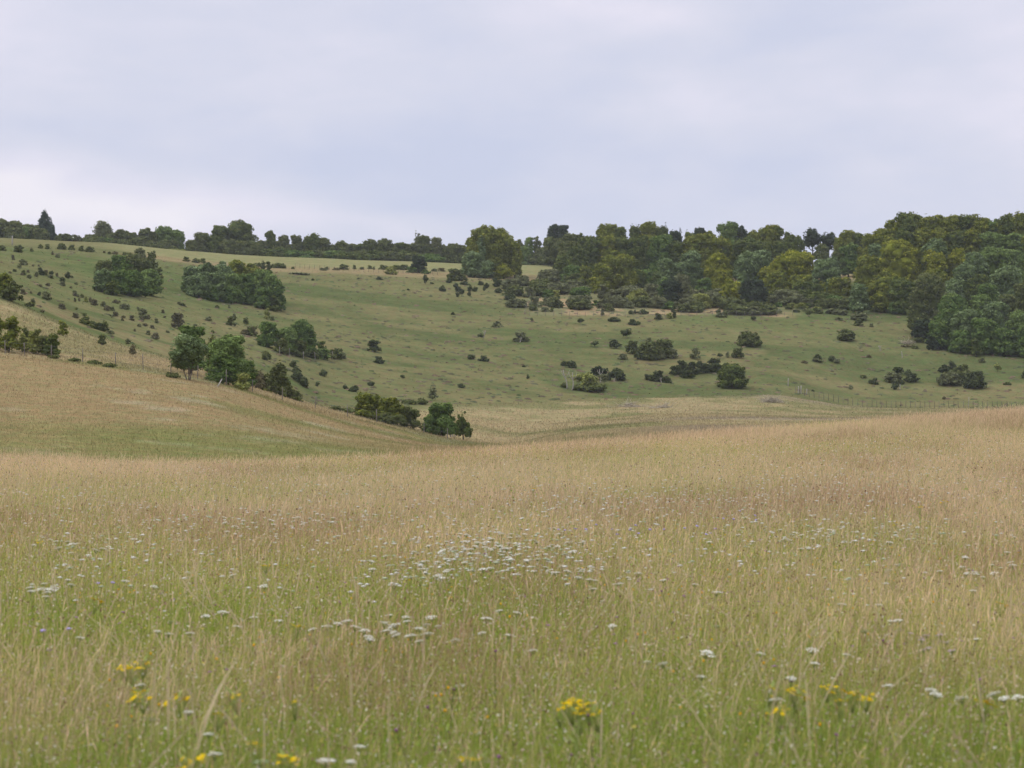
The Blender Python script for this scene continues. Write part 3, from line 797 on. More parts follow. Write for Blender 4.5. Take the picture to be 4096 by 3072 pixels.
# --- the two big clumps on the left slope
W = 'in the pointed left clump'
for x, t, w, b, k, s in ((1115, 388, 170, 640, 'scrub', 'cone'), (1225, 410, 90, 560, 'haw', 'dome'), (965, 448, 200, 690, 'green', 'dome'), (1060, 430, 190, 700, 'haw', 'dome'), (840, 485, 150, 680, 'haw', 'dome'), (1185, 470, 160, 720, 'haw', 'dome'),
                         (830, 560, 160, 745, 'white', 'dome'), (1270, 545, 80, 700, 'haw', 'dome'), (940, 560, 170, 765, 'green', 'dome'), (1060, 560, 170, 775, 'green', 'dome'), (1215, 555, 180, 770, 'ash', 'dome'), (900, 650, 120, 768, 'beechdark', 'dome'), (1140, 650, 150, 778, 'green', 'dome')):
    P(1, x, t, w, b, k, where=W, shape=s)
W = 'in the long oval clump'
for x, t, w, b, k in ((1545, 530, 170, 750, 'white'), (1660, 505, 190, 760, 'white'), (1780, 495, 190, 780, 'white'), (1900, 480, 190, 790, 'beech'), (2020, 520, 190, 800, 'beech'), (2120, 560, 180, 830, 'green'), (1600, 600, 190, 790, 'white'), (1730, 580, 200, 805, 'white'), (1860, 590, 200, 815, 'ash'), (1985, 590, 180, 830, 'green'), (2105, 640, 160, 845, 'white'), (1690, 690, 150, 808, 'green'), (1830, 700, 150, 825, 'green'), (1960, 710, 150, 838, 'green')):
    P(1, x, t, w, b, k, where=W)
for x, t, w, b, k in ((-10, 510, 120, 800, 'beech'), (90, 560, 150, 850, 'ash'), (165, 600, 140, 865, 'ash'), (215, 640, 130, 885, 'green'), (110, 700, 150, 878, 'green'), (250, 780, 80, 893, 'green'), (190, 770, 120, 895, 'beechdark')):
    P(2, x, t, w, b, k, where=W)
# --- scattered shrubs on the left slope (zone 5: finer zoom)
W = 'on the upper left slope'
for x, t, w, b, k in ((905, 850, 75, 910, 'haw'), (830, 805, 35, 870, 'scrub'), (205, 865, 50, 920, 'brown'), (365, 945, 140, 1030, 'haw'), (305, 1020, 70, 1080, 'haw'), (440, 1100, 55, 1150, 'scrub'), (640, 1060, 80, 1190, 'juniper'), (575, 1120, 70, 1215, 'haw'), (680, 1110, 60, 1200, 'juniper'), (812, 1115, 75, 1180, 'juniper'), (800, 1170, 90, 1240, 'haw'), (900, 1150, 45, 1215, 'scrub'), (1065, 1130, 95, 1240, 'juniper'), (985, 1215, 90, 1290, 'juniper'), (990, 1280, 80, 1360, 'haw'), (460, 1170, 80, 1240, 'haw'), (350, 1145, 60, 1190, 'scrub'), (1200, 1295, 60, 1335, 'haw'), (640, 1330, 60, 1375, 'brown'), (750, 1310, 80, 1360, 'brown'), (520, 1020, 40, 1050, 'scrub'), (160, 1130, 60, 1160, 'scrub'), (1120, 1360, 45, 1395, 'brown')):
    P(5, x, t, w, b, k, where=W)
W = 'on the slope behind the round tree'
for x, t, w, b, k in ((490, 1440, 40, 1480, 'brown'), (618, 1445, 65, 1515, 'juniper'), (740, 1435, 150, 1580, 'haw'), (515, 1550, 80, 1640, 'haw'), (1180, 1425, 75, 1500, 'haw'), (1235, 1490, 40, 1540, 'haw'), (1360, 1520, 60, 1620, 'olive'), (1430, 1530, 60, 1620, 'scrub'), (1185, 1540, 40, 1610, 'scrub'), (1250, 1550, 40, 1600, 'brown')):
    P(5, x, t, w, b, k, where=W)
for x, t, w, b, k in ((500, 830, 60, 880, 'scrub'), (605, 905, 50, 950, 'brown'), (760, 795, 60, 850, 'scrub'), (860, 850, 55, 890, 'scrub'), (900, 855, 50, 890, 'haw'), (1000, 830, 80, 880, 'haw'), (1150, 870, 70, 955, 'haw'), (1180, 920, 60, 955, 'scrub'), (1060, 925, 45, 970, 'scrub'), (1258, 950, 34, 990, 'haw'),
                      (1440, 815, 30, 840, 'haw'), (1465, 828, 50, 852, 'juniper'), (1428, 908, 100, 1035, 'scrub'), (1190, 1048, 40, 1085, 'haw'), (1250, 1065, 60, 1120, 'scrub'), (1165, 990, 50, 1015, 'brown'), (1225, 1005, 40, 1035, 'brown'), (1310, 880, 30, 910, 'scrub'), (930, 800, 60, 830, 'scrub'), (1675, 935, 60, 972, 'haw'), (1745, 845, 40, 870, 'haw'), (1843, 845, 20, 870, 'scrub'),
                      (1860, 935, 85, 1010, 'haw'), (1885, 910, 30, 945, 'scrub'), (1978, 942, 45, 1000, 'haw'), (2020, 1015, 90, 1092, 'haw'), (1965, 1035, 60, 1080, 'brown'), (2147, 868, 55, 960, 'olive'), (2190, 935, 35, 970, 'haw'), (1710, 1045, 30, 1070, 'haw'), (2145, 1212, 72, 1292, 'haw')):
    P(1, x, t, w, b, k, where='on the slope behind the round tree' if x < 1700 else 'on the slope below the oval clump')
# --- shoulder of the spur, far left
W = 'on the tan shoulder at far left'
P(1, 20, 590, 200, 790, 'beech', 'yellow-topped bush cut by the frame on the left shoulder edge', D=262)
P(1, 95, 650, 170, 812, 'haw', 'dark sloping bush below the yellow-topped bush at the left edge', D=260)
P(1, 75, 940, 180, 1200, 'beech', 'bright green leafy bush behind the left fence post', D=198)
P(1, -20, 915, 120, 1180, 'beech', 'yellowish bush at the very left edge above the fence', D=200)
P(1, 212, 1018, 75, 1140, 'haw', D=202, where=W)
P(1, 285, 1040, 150, 1172, 'olive', D=200, where=W)
P(1, 185, 1070, 100, 1180, 'olive', D=201, where=W)
P(1, 410, 1070, 140, 1198, 'beechdark', 'tapering green bush behind the fallen left fence rail', D=199)
P(1, 340, 1090, 100, 1185, 'haw', D=200, where=W)
P(1, 505, 970, 84, 1092, 'beech', 'single bright shrub upright in the tan rough grass', dens=.8)
P(1, 820, 1078, 66, 1165, 'haw', 'thin upright shrub in the rough grass above the fence')
P(1, 1068, 1160, 60, 1246, 'brown', 'small pointed brown shrub nearest above the fence line')
P(1, 1028, 1115, 46, 1160, 'scrub', where=W)
for x, t, w, b, k in ((610, 905, 60, 950, 'brown'), (680, 930, 85, 1000, 'haw'), (745, 970, 100, 1030, 'haw'), (835, 970, 85, 1058, 'haw'), (800, 985, 110, 1045, 'juniper'), (885, 1045, 70, 1080, 'scrub')):
    P(1, x, t, w, b, k, where='in the dark row along the spur shoulder')
for x, t, w, b, k in ((220, 820, 120, 860, 'haw'), (340, 885, 40, 905, 'brown'), (880, 1310, 110, 1345, 'haw'), (760, 1290, 120, 1320, 'haw'), (600, 1270, 100, 1300, 'haw'), (1390, 1385, 110, 1430, 'haw'), (430, 1250, 100, 1275, 'haw')):
    P(1, x, t, w, b, k, where='low in the rough grass by the left fence', shape='low')
# --- fence-line trees in the middle left
P(1, 1542, 1012, 235, 1330, 'green', 'dark rounded tree behind the lone round tree', D=205, dens=1.4)
P(1, 1520, 1085, 300, 1450, 'white', 'round multi-stemmed tree standing clear on the fence line', shape='round', lift=.20, dens=1.6, stems=4, trunk=(.14, .11, .085))
P(1, 1712, 1085, 130, 1380, 'haw', D=208, where='between the two round fence-line trees')
P(1, 1830, 1085, 330, 1455, 'ash', 'large pale-topped bushy tree just behind the lone round tree', D=198)
P(1, 1770, 1250, 250, 1440, 'green', 'low green bulk at the foot of the pale-topped bushy tree', D=196)
P(1, 1960, 1280, 200, 1470, 'green', 'dark wing of foliage sloping off the pale-topped bushy tree', D=203)
P(1, 1950, 1392, 130, 1485, 'olive', 'bright yellow-green shrub at the foot of the bushy tree', D=194, shape='low')
P(2, 145, 980, 172, 1185, 'green', 'round dark tree left in the hillside hawthorn clump')
P(2, 300, 1022, 175, 1235, 'ash', 'pale round tree in the middle of the hillside clump')
P(2, 420, 962, 200, 1250, 'green', 'tallest domed tree of the hillside clump behind its fence posts')
P(2, 480, 1050, 130, 1265, 'green', where='in the hillside clump')
P(2, 250, 1110, 120, 1235, 'haw', where='in the hillside clump')
P(2, 400, 1130, 150, 1262, 'haw', where='in the hillside clump')
P(2, 575, 1135, 90, 1275, 'beechdark', where='in the hillside clump')
P(2, 590, 1190, 110, 1283, 'ash', 'small bright bush in the tail of the hillside clump')
P(2, 510, 1200, 100, 1275, 'haw', where='in the hillside clump')
P(2, 690, 1190, 120, 1276, 'haw', 'low bush ending the tail of the hillside clump')
P(2, 750, 1235, 50, 1275, 'scrub', where='in the hillside clump tail')
P(2, 15, 1010, 90, 1092, 'brown', where='left of the hillside clump')
P(2, 132, 1212, 74, 1290, 'haw', 'small bush just below the hillside clump')
W = 'in the bushes at the spur tail'
for x, t, w, b, k in ((10, 1310, 110, 1460, 'beechdark'), (85, 1370, 110, 1470, 'brown'), (245, 1300, 115, 1395, 'haw'), (200, 1330, 90, 1430, 'haw'), (345, 1288, 56, 1345, 'juniper'), (375, 1335, 80, 1400, 'juniper'), (395, 1385, 130, 1470, 'juniper'), (435, 1420, 80, 1503, 'juniper'), (160, 1395, 150, 1500, 'haw'), (270, 1370, 100, 1480, 'haw'), (215, 1410, 110, 1500, 'haw'), (300, 1430, 90, 1510, 'haw'), (110, 1480, 80, 1535, 'olive'), (190, 1490, 80, 1545, 'olive'), (280, 1480, 110, 1560, 'haw'), (360, 1520, 115, 1590, 'haw'), (392, 1580, 66, 1630, 'beech')):
    P(2, x, t, w, b, k, D=None if k == 'juniper' else 222, where=W)
# --- bushes on the nose of the spur
P(0, 1480, 1572, 120, 1685, 'beech', 'big round leafy bush, first of the spur-nose bushes', D=232)
P(0, 1545, 1590, 90, 1695, 'beech', D=233, where='in the spur-nose bushes')
P(0, 1590, 1598, 80, 1700, 'beech', D=236, where='in the spur-nose bushes')
P(0, 1640, 1625, 90, 1712, 'haw', D=237, where='in the spur-nose bushes')
P(0, 1560, 1650, 120, 1702, 'haw', D=230, where='in the spur-nose bushes', shape='low')
P(0, 1765, 1612, 130, 1742, 'green', 'large dark spiky bush near the spur tip', D=240)
P(0, 1715, 1655, 60, 1732, 'green', D=239, where='in the spur-nose bushes')
P(0, 1855, 1645, 70, 1752, 'beechdark', 'narrow spiky bush last at the spur tip by the broken posts', D=243, shape='cone', dens=.7)
for x, t, w, b, k in ((700 + 595, 1625, 0, 0, ''),):
    pass
P(0, 1385, 1630, 120, 1650, 'haw', where='where the spur meets the green slope', shape='low')
P(0, 1330, 1622, 70, 1640, 'haw', where='where the spur meets the green slope', shape='low')
P(2, 1468, 1500, 80, 1610, 'scrub', 'thin wispy upright shrub where green slope meets tan valley', dens=.4)
P(2, 1385, 1590, 90, 1645, 'haw', where='at the foot of the wispy shrub', shape='low')
P(2, 1280, 1600, 130, 1640, 'haw', where='at the foot of the wispy shrub', shape='low')
# --- open green slope, centre
W = 'on the open green slope'
P(2, 995, 1125, 118, 1222, 'juniper', 'rounded juniper bush with pale trunk alone on the open slope', shape='dome')
P(2, 1038, 1255, 90, 1312, 'juniper', 'low juniper with a fallen pale branch on the open slope')
P(2, 590, 1358, 72, 1420, 'juniper', 'sparse juniper with bare grey stems right of the spur bushes', dens=.5)
P(2, 543, 1462, 36, 1500, 'juniper', where=W)
P(2, 768, 1485, 44, 1522, 'juniper', 'smaller juniper of the pair low on the slope')
P(2, 832, 1490, 82, 1542, 'juniper', 'larger juniper of the pair low on the slope')
P(2, 974, 1460, 60, 1495, 'juniper', where=W)
P(2, 1228, 1405, 40, 1445, 'juniper', 'tiny juniper on two pale legs low on the slope', lift=.3, stems=2)
P(2, 1701, 1475, 60, 1510, 'juniper', where=W)
P(2, 1780, 1240, 62, 1282, 'juniper', 'left juniper of the pair in the bright green hollow')
P(2, 1880, 1250, 90, 1298, 'juniper', 'right juniper of the pair in the bright green hollow')
P(2, 1855, 1068, 54, 1110, 'juniper', 'leaning juniper with a white bare stem mid slope', lift=.2, dens=.6)
P(2, 1985, 970, 80, 1025, 'scrub', 'faint grey leafless bush mid slope', dens=.35)
P(2, 1630, 898, 34, 925, 'juniper', 'tiny dark bush with a white stem high on the slope')
P(2, 1408 - 135, 712, 24, 726, 'juniper', where=W)
P(2, 1040, 615, 54, 642, 'juniper', where=W)
P(2, 870, 625, 26, 638, 'juniper', where=W)
P(2, 505, 630, 26, 648, 'juniper', where=W)
P(2, 400, 585, 160, 600, 'scrub', where=W, shape='low')
P(2, 2180, 1060, 130, 1140, 'scrub', 'rounded bush with dark underside and a pale stone-like stem mid slope')
# junipers below the domed clump
W = 'in the cluster below the domed clump'
for x, t, w, b in ((1600, 625, 50, 665), (1548, 682, 58, 735), (1670, 665, 70, 740), (1702, 715, 46, 760), (1668, 738, 36, 782), (1768, 682, 42, 735), (1810, 692, 48, 738), (1762, 735, 34, 772), (1730, 652, 80, 685), (1855, 648, 46, 685), (1900, 665, 50, 710), (1885, 695, 26, 730), (2000, 705, 62, 748), (1990, 625, 90, 698), (2165, 695, 70, 770), (2090, 750, 80, 805), (1465, 660, 34, 676)):
    P(2, x, t, w, b, 'juniper', where=W)
# --- scrub edge (zone 3)
W = 'in the enclosed scrub by the wood'
for x, t, w, b, k in ((85, 640, 130, 720, 'scrub'), (180, 610, 120, 690, 'scrub'), (105, 690, 150, 770, 'haw'), (235, 700, 90, 785, 'scrub'), (80, 755, 80, 805, 'juniper'), (130, 800, 150, 865, 'scrub'), (330, 640, 170, 735, 'haw'), (390, 560, 180, 670, 'scrub'), (460, 665, 190, 750, 'scrub'), (400, 725, 110, 785, 'green'), (445, 730, 70, 790, 'olive'),
                      (285, 780, 95, 860, 'scrub'), (265, 845, 60, 890, 'haw'), (400, 785, 120, 850, 'scrub'), (450, 785, 110, 865, 'haw'), (362, 862, 56, 898, 'scrub'), (418, 870, 30, 900, 'haw'), (620, 770, 130, 870, 'scrub'), (690, 765, 90, 860, 'scrub'), (640, 800, 170, 880, 'haw'), (560, 790, 60, 850, 'scrub'),
                      (600, 700, 150, 745, 'scrub'), (700, 690, 150, 745, 'scrub'), (825, 680, 80, 800, 'scrub'), (840, 790, 110, 870, 'scrub'), (870, 840, 90, 895, 'haw'), (930, 730, 130, 830, 'scrub'), (960, 790, 110, 865, 'scrub'), (1050, 720, 140, 840, 'scrub'), (1110, 735, 140, 850, 'olive'), (1150, 790, 120, 860, 'haw'), (1010, 830, 100, 870, 'scrub'),
                      (1230, 690, 130, 800, 'scrub'), (1270, 790, 110, 870, 'scrub'), (1360, 830, 80, 880, 'green'), (1500, 800, 110, 880, 'scrub'), (1580, 830, 110, 885, 'haw'), (1480, 850, 90, 905, 'haw'), (1560, 860, 110, 905, 'haw'), (1700, 745, 120, 855, 'scrub'), (1620, 770, 130, 870, 'olive'), (1750, 790, 90, 865, 'haw'), (1850, 800, 130, 880, 'haw'), (1930, 820, 120, 890, 'haw'), (1900, 860, 150, 920, 'haw'), (2060, 830, 110, 900, 'haw'), (2150, 860, 120, 920, 'haw'), (2040, 870, 100, 925, 'scrub'), (825, 870, 30, 930, 'scrub'), (1780, 915, 70, 945, 'scrub')):
    P(3, x, t, w, b, k, where=W)
for x, t, w, b in ((1055, 885, 46, 920), (1088, 878, 30, 918), (1145, 878, 100, 920), (1390, 865, 34, 905), (1404, 880, 34, 952), (1755, 872, 44, 920)):
    P(3, x, t, w, b, 'juniper', where='in the tan strip along the wood fence')
P(3, 1272, 908, 64, 962, 'juniper', 'round juniper standing on the wood fence line')
P(3, 1362, 905, 50, 955, 'olive', where='on the wood fence line')
# --- junipers on the right-hand green slope (zone 3)
P(3, 650, 950, 56, 1005, 'juniper', 'leaning lollipop juniper on a bent pale stem under the fence', lift=.35, shape='round')
P(3, 255, 945, 30, 990, 'juniper', 'tiny juniper on a pale stem below the fence corner', lift=.4)
P(3, 918, 938, 104, 978, 'juniper', 'spreading low juniper close under the wood fence, left of two', shape='low')
P(3, 1078, 955, 96, 1005, 'juniper', 'spiky low juniper with one raised shoot under the fence', shape='low')
P(3, 1015, 1032, 86, 1112, 'juniper', 'round ball juniper on a short pale trunk in open grass', lift=.25, shape='round', trunk=(.26, .23, .19))
P(3, 928, 1120, 100, 1196, 'juniper', 'dense dome juniper below the ball juniper')
P(3, 760, 1132, 70, 1185, 'juniper', 'ragged juniper leaning over a pale bent stem', lift=.3, dens=.6)
P(3, 1065, 1130, 110, 1240, 'haw', 'left bush of the broad hawthorn thicket')
P(3, 1190, 1140, 170, 1285, 'haw', 'middle bush of the broad hawthorn thicket')
P(3, 1320, 1120, 150, 1262, 'haw', 'right tall bush of the broad hawthorn thicket')
P(3, 1130, 1210, 110, 1285, 'juniper', 'dark low bush at the foot of the hawthorn thicket')
P(3, 1390, 1195, 80, 1275, 'scrub', where='at the hawthorn thicket')
P(3, 1270, 1200, 120, 1280, 'scrub', where='at the hawthorn thicket')
P(3, 985, 1235, 80, 1282, 'scrub', where='at the hawthorn thicket')
P(3, 1195, 1105, 50, 1140, 'scrub', where='at the hawthorn thicket', dens=.4)
P(3, 1568, 1185, 85, 1280, 'scrub', 'thin wispy bush between thicket and spreading junipers', dens=.4)
P(3, 2008, 1055, 190, 1175, 'haw', 'wide dark bush high on the right part of the green slope')
P(3, 1912, 1185, 96, 1272, 'haw', 'upright dark bush above the big round leafy bush')
P(3, 1830, 1215, 36, 1270, 'scrub', 'thin shoot of a bush beside the upright dark bush', dens=.4)
P(3, 1770, 1232, 46, 1275, 'juniper', 'tiny juniper on a forked white stem above the junipers', lift=.4, stems=2, trunk=(.26, .23, .19))
W = 'left of the round leafy bush'
for x, t, w, b in ((1470, 1290, 130, 1400), (1410, 1330, 90, 1410), (1560, 1300, 100, 1400), (1725, 1272, 130, 1380), (1660, 1310, 110, 1392), (1740, 1310, 120, 1388), (1505, 1365, 115, 1430), (1610, 1290, 60, 1350)):
    P(3, x, t, w, b, 'juniper', where=W, shape='dome')
P(3, 1870, 1312, 235, 1512, 'beechdark', 'big round leafy green bush alone at the slope foot')
P(3, 800, 1335, 135, 1455, 'dark', 'dark juniper-like tree behind the pale yellow bush', lift=.2)
P(3, 945, 1352, 130, 1455, 'juniper', 'pointed dark juniper beside the pale yellow bush', shape='cone')
P(3, 880, 1380, 60, 1450, 'juniper', where='behind the pale yellow bush')
P(3, 640, 1395, 130, 1500, 'olive', 'left half of the pale yellow bush on bare pale stems', lift=.25, stems=3, dens=.5, trunk=(.28, .25, .21))
P(3, 720, 1390, 140, 1530, 'olive', 'main dome of the pale yellow bush low on the slope', dens=.8)
P(3, 835, 1395, 75, 1500, 'scrub', 'greyish thin bush right against the pale yellow bush', lift=.3, stems=2, dens=.5, trunk=(.28, .25, .21))
P(3, 760, 1460, 190, 1540, 'haw', where='at the foot of the pale yellow bush', shape='low')
P(3, 640, 1480, 120, 1535, 'haw', where='at the foot of the pale yellow bush', shape='low')
P(3, 515, 1465, 60, 1510, 'haw', where='at the foot of the pale yellow bush', shape='low')
P(3, 512, 1290, 54, 1335, 'juniper', 'small left part of the twin junipers with a gap between')
P(3, 575, 1292, 90, 1350, 'juniper', 'big right part of the twin junipers with a gap between')
P(3, 190, 1326, 30, 1345, 'juniper', 'tiny flat juniper speck above the stump-like bush')
P(3, 226, 1398, 28, 1440, 'juniper', 'tiny stump-like dark bush on a pale base')
W = 'low above the valley floor'
for x, t, w, b in ((1190, 1398, 54, 1448), (1240, 1400, 80, 1458), (1285, 1370, 95, 1462), (1345, 1415, 75, 1472)):
    P(3, x, t, w, b, 'juniper', where=W, shape='dome')
P(3, 2040, 930, 44, 972, 'juniper', 'round little juniper under the wood edge on the right', lift=.15, shape='round')
# --- right slope (zone 4)
P(4, 482, 872, 62, 945, 'haw', 'small lollipop tree right under the wood edge', lift=.3, shape='round', stems=2)
P(4, 780, 1038, 145, 1130, 'haw', 'broad leafy bush in grass below the wood corner')
P(4, 725, 940, 66, 968, 'scrub', where='below the wood corner')
P(4, 880, 960, 80, 1012, 'haw', where='below the wood corner')
P(4, 985, 992, 32, 1022, 'scrub', where='below the wood corner')
P(4, 885, 905, 130, 965, 'scrub', where='below the wood corner')
P(4, 660, 872, 90, 915, 'scrub', where='below the wood corner')
P(4, 730, 880, 130, 922, 'scrub', where='below the wood corner')
P(4, 160, 860, 200, 905, 'scrub', where='below the wood corner', shape='low')
P(4, 60, 830, 40, 890, 'scrub', where='below the wood corner')
P(4, 550, 1236, 70, 1290, 'juniper', 'left juniper of the small pair mid right slope')
P(4, 550, 1270, 90, 1305, 'scrub', where='under the small juniper pair', shape='low')
P(4, 668, 1252, 60, 1300, 'juniper', 'right juniper of the small pair mid right slope')
P(4, 705, 1275, 60, 1312, 'scrub', where='under the small juniper pair', shape='low')
P(4, 445, 1290, 60, 1312, 'brown', where='under the small juniper pair', shape='low')
P(4, 962, 1240, 50, 1270, 'brown', 'dead brown twiggy bush lying in the grass', dens=.4)
P(4, 1335, 1170, 60, 1195, 'haw', where='on the bank by the right wood')
P(4, 1280, 1160, 120, 1180, 'brown', where='on the bank by the right wood', shape='low')
P(4, 1360, 1105, 100, 1145, 'haw', where='on the bank by the right wood')
P(4, 1202, 1340, 88, 1400, 'juniper', 'high juniper of the right-hand group, shading a hollow')
P(4, 1165, 1385, 140, 1468, 'scrub', 'wide grey-green bush of the right-hand juniper group')
P(4, 995, 1425, 74, 1482, 'juniper', 'round juniper apart at the left of the right-hand group')
P(4, 1282, 1362, 62, 1410, 'juniper', 'top knob of the dark juniper in the right-hand group')
P(4, 1308, 1390, 128, 1462, 'juniper', 'broad dark juniper in the right-hand group', shape='dome')
P(4, 1175, 1470, 66, 1524, 'juniper', 'small round juniper lowest of the right-hand group')
P(4, 1232, 1452, 40, 1484, 'juniper', 'tiny juniper between the two lower right-hand junipers')
P(4, 1028, 1462, 34, 1485, 'juniper', 'tiny juniper beside the round juniper set apart')
P(4, 920, 1405, 56, 1430, 'haw', 'tiny green sprig left of the right-hand juniper group')
P(4, 1568, 1322, 90, 1384, 'juniper', 'two-lobed dark juniper under the right wood, left lobe')
P(4, 1634, 1295, 70, 1366, 'juniper', 'two-lobed dark juniper under the right wood, right lobe')
P(4, 1690, 1330, 120, 1430, 'haw', 'upright tip of the large right sprawling bush')
P(4, 1735, 1310, 60, 1400, 'haw', 'thin upright shoot above the large right sprawling bush', dens=.6)
P(4, 1610, 1385, 190, 1492, 'scrub', 'large sprawling dull bush near the right edge')
P(4, 1720, 1370, 160, 1460, 'haw', 'middle hump of the large sprawling bush')
P(4, 1815, 1375, 180, 1512, 'juniper', 'heavy dark juniper at the end of the sprawling bush', shape='dome')
P(4, 2000, 1312, 62, 1385, 'olive', 'small pale wispy shrub under the right wood', lift=.2, dens=.5)
P(4, 2078, 1458, 66, 1488, 'haw', 'low flat green bush near the right picture edge', shape='low')
P(4, 2216, 1365, 50, 1435, 'juniper', 'dark juniper cut by the right picture edge')
P(4, 1875, 1265, 60, 1308, 'scrub', 'dead grey bush in front of the round leafy bush', dens=.5)
P(4, 515, 1526, 26, 1542, 'juniper', 'tiny dark tuft by the valley fence corner')
P(4, 820, 1485, 40, 1525, 'scrub', 'faint thin shrub above the right fence', dens=.3)
P(4, 1568, 1578, 30, 1605, 'brown', 'tiny rusty shrub behind the right fence')
# --- the wood (zones 3 and 4): back row on the skyline
W = 'in the back row of the wood'
for x, t, w, k in ((165, 318, 80, 'haw'), (230, 300, 90, 'ash'), (300, 295, 80, 'haw'), (200, 370, 130, 'ash'), (350, 380, 150, 'haw'), (280, 420, 150, 'haw'), (150, 400, 90, 'haw'), (400, 300, 110, 'beechdark')):
    P(3, x, t, w, 540, k, D=665, where='behind the gap by the wood')
P(3, 432, 193, 110, 500, 'dark', 'left half of the twin dark crown sticking up over the wood', D=630, lift=.35, dens=.6)
P(3, 512, 200, 95, 500, 'dark', 'right half of the twin dark crown sticking up over the wood', D=628, lift=.35, dens=.6)
for x, t, w, k in ((1060, 192, 60, 'conifer'), (1330, 200, 60, 'conifer'), (1450, 228, 50, 'conifer'), (1495, 240, 46, 'conifer')):
    P(3, x, t, w, 560, k, D=620, where='peeping over the wood', shape='cone', dens=.5)
for x, t, w, k in ((575, 272, 150, 'haw'), (650, 270, 120, 'beechdark'), (720, 288, 110, 'beechdark'), (860, 195, 190, 'beech'), (960, 215, 150, 'beechdark'), (1090, 210, 130, 'beechdark'), (1200, 178, 170, 'beech'), (1290, 215, 140, 'beechdark'), (1400, 250, 140, 'dark'), (1530, 262, 120, 'beechdark'), (1610, 225, 130, 'dark'),
                   (1690, 250, 120, 'beech'), (1790, 195, 110, 'ash'), (1865, 175, 130, 'ash'), (1950, 210, 110, 'dark'), (2020, 265, 120, 'beechdark')):
    P(3, x, t, w, 560, k, D=592, where=W)
for x, t, w, k in ((150, 202, 220, 'beech'), (60, 245, 160, 'beech'), (235, 215, 120, 'beechdark'), (330, 260, 130, 'beechdark'), (400, 290, 120, 'beechdark'), (800, 242, 170, 'beech'), (740, 300, 150, 'beech'), (870, 265, 130, 'beechdark'), (930, 290, 90, 'haw')):
    P(4, x, t, w, 560, k, D=592, where=W)
P(4, 510, 222, 140, 560, 'dark', 'dark see-through tree with gaps of sky on the ridge', D=600, lift=.4, dens=.42, shape='round')
P(4, 640, 255, 140, 560, 'dark', 'flat-topped dark see-through tree beside it on the ridge', D=600, lift=.4, dens=.42, shape='round')
P(4, 580, 350, 130, 560, 'haw', D=590, where='beneath the see-through ridge trees')
for x, t, w, k in ((1290, 102, 190, 'beechdark'), (1190, 160, 160, 'beech'), (1090, 222, 150, 'beech'), (1400, 130, 180, 'beech'), (1510, 128, 160, 'beech'), (1620, 125, 170, 'beech'), (1730, 120, 160, 'beechdark'), (1850, 122, 170, 'beech'), (1960, 160, 130, 'ash'), (2090, 112, 170, 'beechdark'), (2190, 105, 160, 'beech'), (2030, 175, 140, 'beech')):
    P(4, x, t, w, 600, k, D=520, where='on the high right skyline')
# middle rows
W = 'in the middle of the wood'
for x, t, w, k in ((560, 330, 190, 'haw'), (640, 370, 200, 'beechdark'), (760, 300, 190, 'beechdark'), (860, 290, 200, 'beech'), (990, 300, 210, 'beechdark'), (1120, 290, 190, 'beechdark'), (1300, 280, 230, 'green'), (1420, 330, 180, 'beechdark'), (1560, 280, 230, 'beech'), (1680, 270, 220, 'beech'), (1790, 300, 200, 'beech'), (1960, 300, 200, 'beechdark'), (2080, 330, 200, 'beechdark'),
                   (1060, 400, 230, 'beechdark'), (1240, 400, 200, 'green'), (1800, 370, 150, 'beechdark')):
    P(3, x, t, w, 620, k, D=570, where=W)
for x, t, w, k in ((100, 330, 230, 'beechdark'), (280, 330, 200, 'beechdark'), (800, 350, 190, 'green'), (720, 420, 130, 'beechdark'), (900, 380, 130, 'beech')):
    P(4, x, t, w, 600, k, D=575, where=W)
for x, t, w, k in ((1000, 270, 200, 'beech'), (1130, 280, 190, 'beech'), (1260, 250, 220, 'beechdark'), (1400, 230, 200, 'beech'), (1540, 240, 190, 'beech'), (1680, 250, 220, 'beechdark'), (1800, 240, 190, 'beech'), (1900, 260, 200, 'ash'), (2010, 270, 210, 'ash'), (2140, 270, 200, 'ash'), (1500, 320, 200, 'white'), (1620, 360, 150, 'beechdark'), (2220, 300, 150, 'green')):
    P(4, x, t, w, 640, k, D=508, where='in the upper right wood')
# front rows
P(3, 600, 520, 220, 680, 'green', where='in the front of the wood')
P(3, 540, 420, 220, 670, 'beechdark', D=552, where='in the front of the wood')
P(3, 690, 530, 120, 700, 'beech', where='in the front of the wood')
P(3, 960, 415, 290, 690, 'beech', 'huge domed yellow-green tree centre of the wood front', D=548)
P(3, 850, 500, 220, 695, 'beech', 'left skirt of the huge domed tree in the wood front', D=546)
P(3, 760, 620, 90, 700, 'yellow', 'small bright yellow spray low on the wood edge', D=540)
P(3, 1080, 560, 200, 705, 'beechdark', where='in the front of the wood')
P(3, 1190, 560, 170, 690, 'green', where='in the front of the wood')
P(3, 900, 610, 180, 710, 'dark', where='in the front of the wood')
P(3, 1030, 630, 180, 715, 'dark', where='in the front of the wood')
P(3, 1330, 470, 170, 680, 'white', D=545, where='in the front of the wood')
P(3, 1540, 405, 190, 680, 'white', 'silvery rounded tree left of the yellow tree in the wood', D=550)
P(3, 1440, 500, 170, 690, 'white', D=546, where='in the front of the wood')
P(3, 1290, 570, 160, 720, 'beechdark', where='in the front of the wood')
P(3, 1755, 430, 215, 660, 'yellow', 'brightest yellow tree in the middle of the wood', D=547)
P(3, 1790, 560, 170, 700, 'yellow', 'lower yellow boughs under the brightest yellow tree', D=542)
P(3, 1860, 640, 190, 770, 'yellow', 'yellow-green bush mass below the silver dome', D=528)
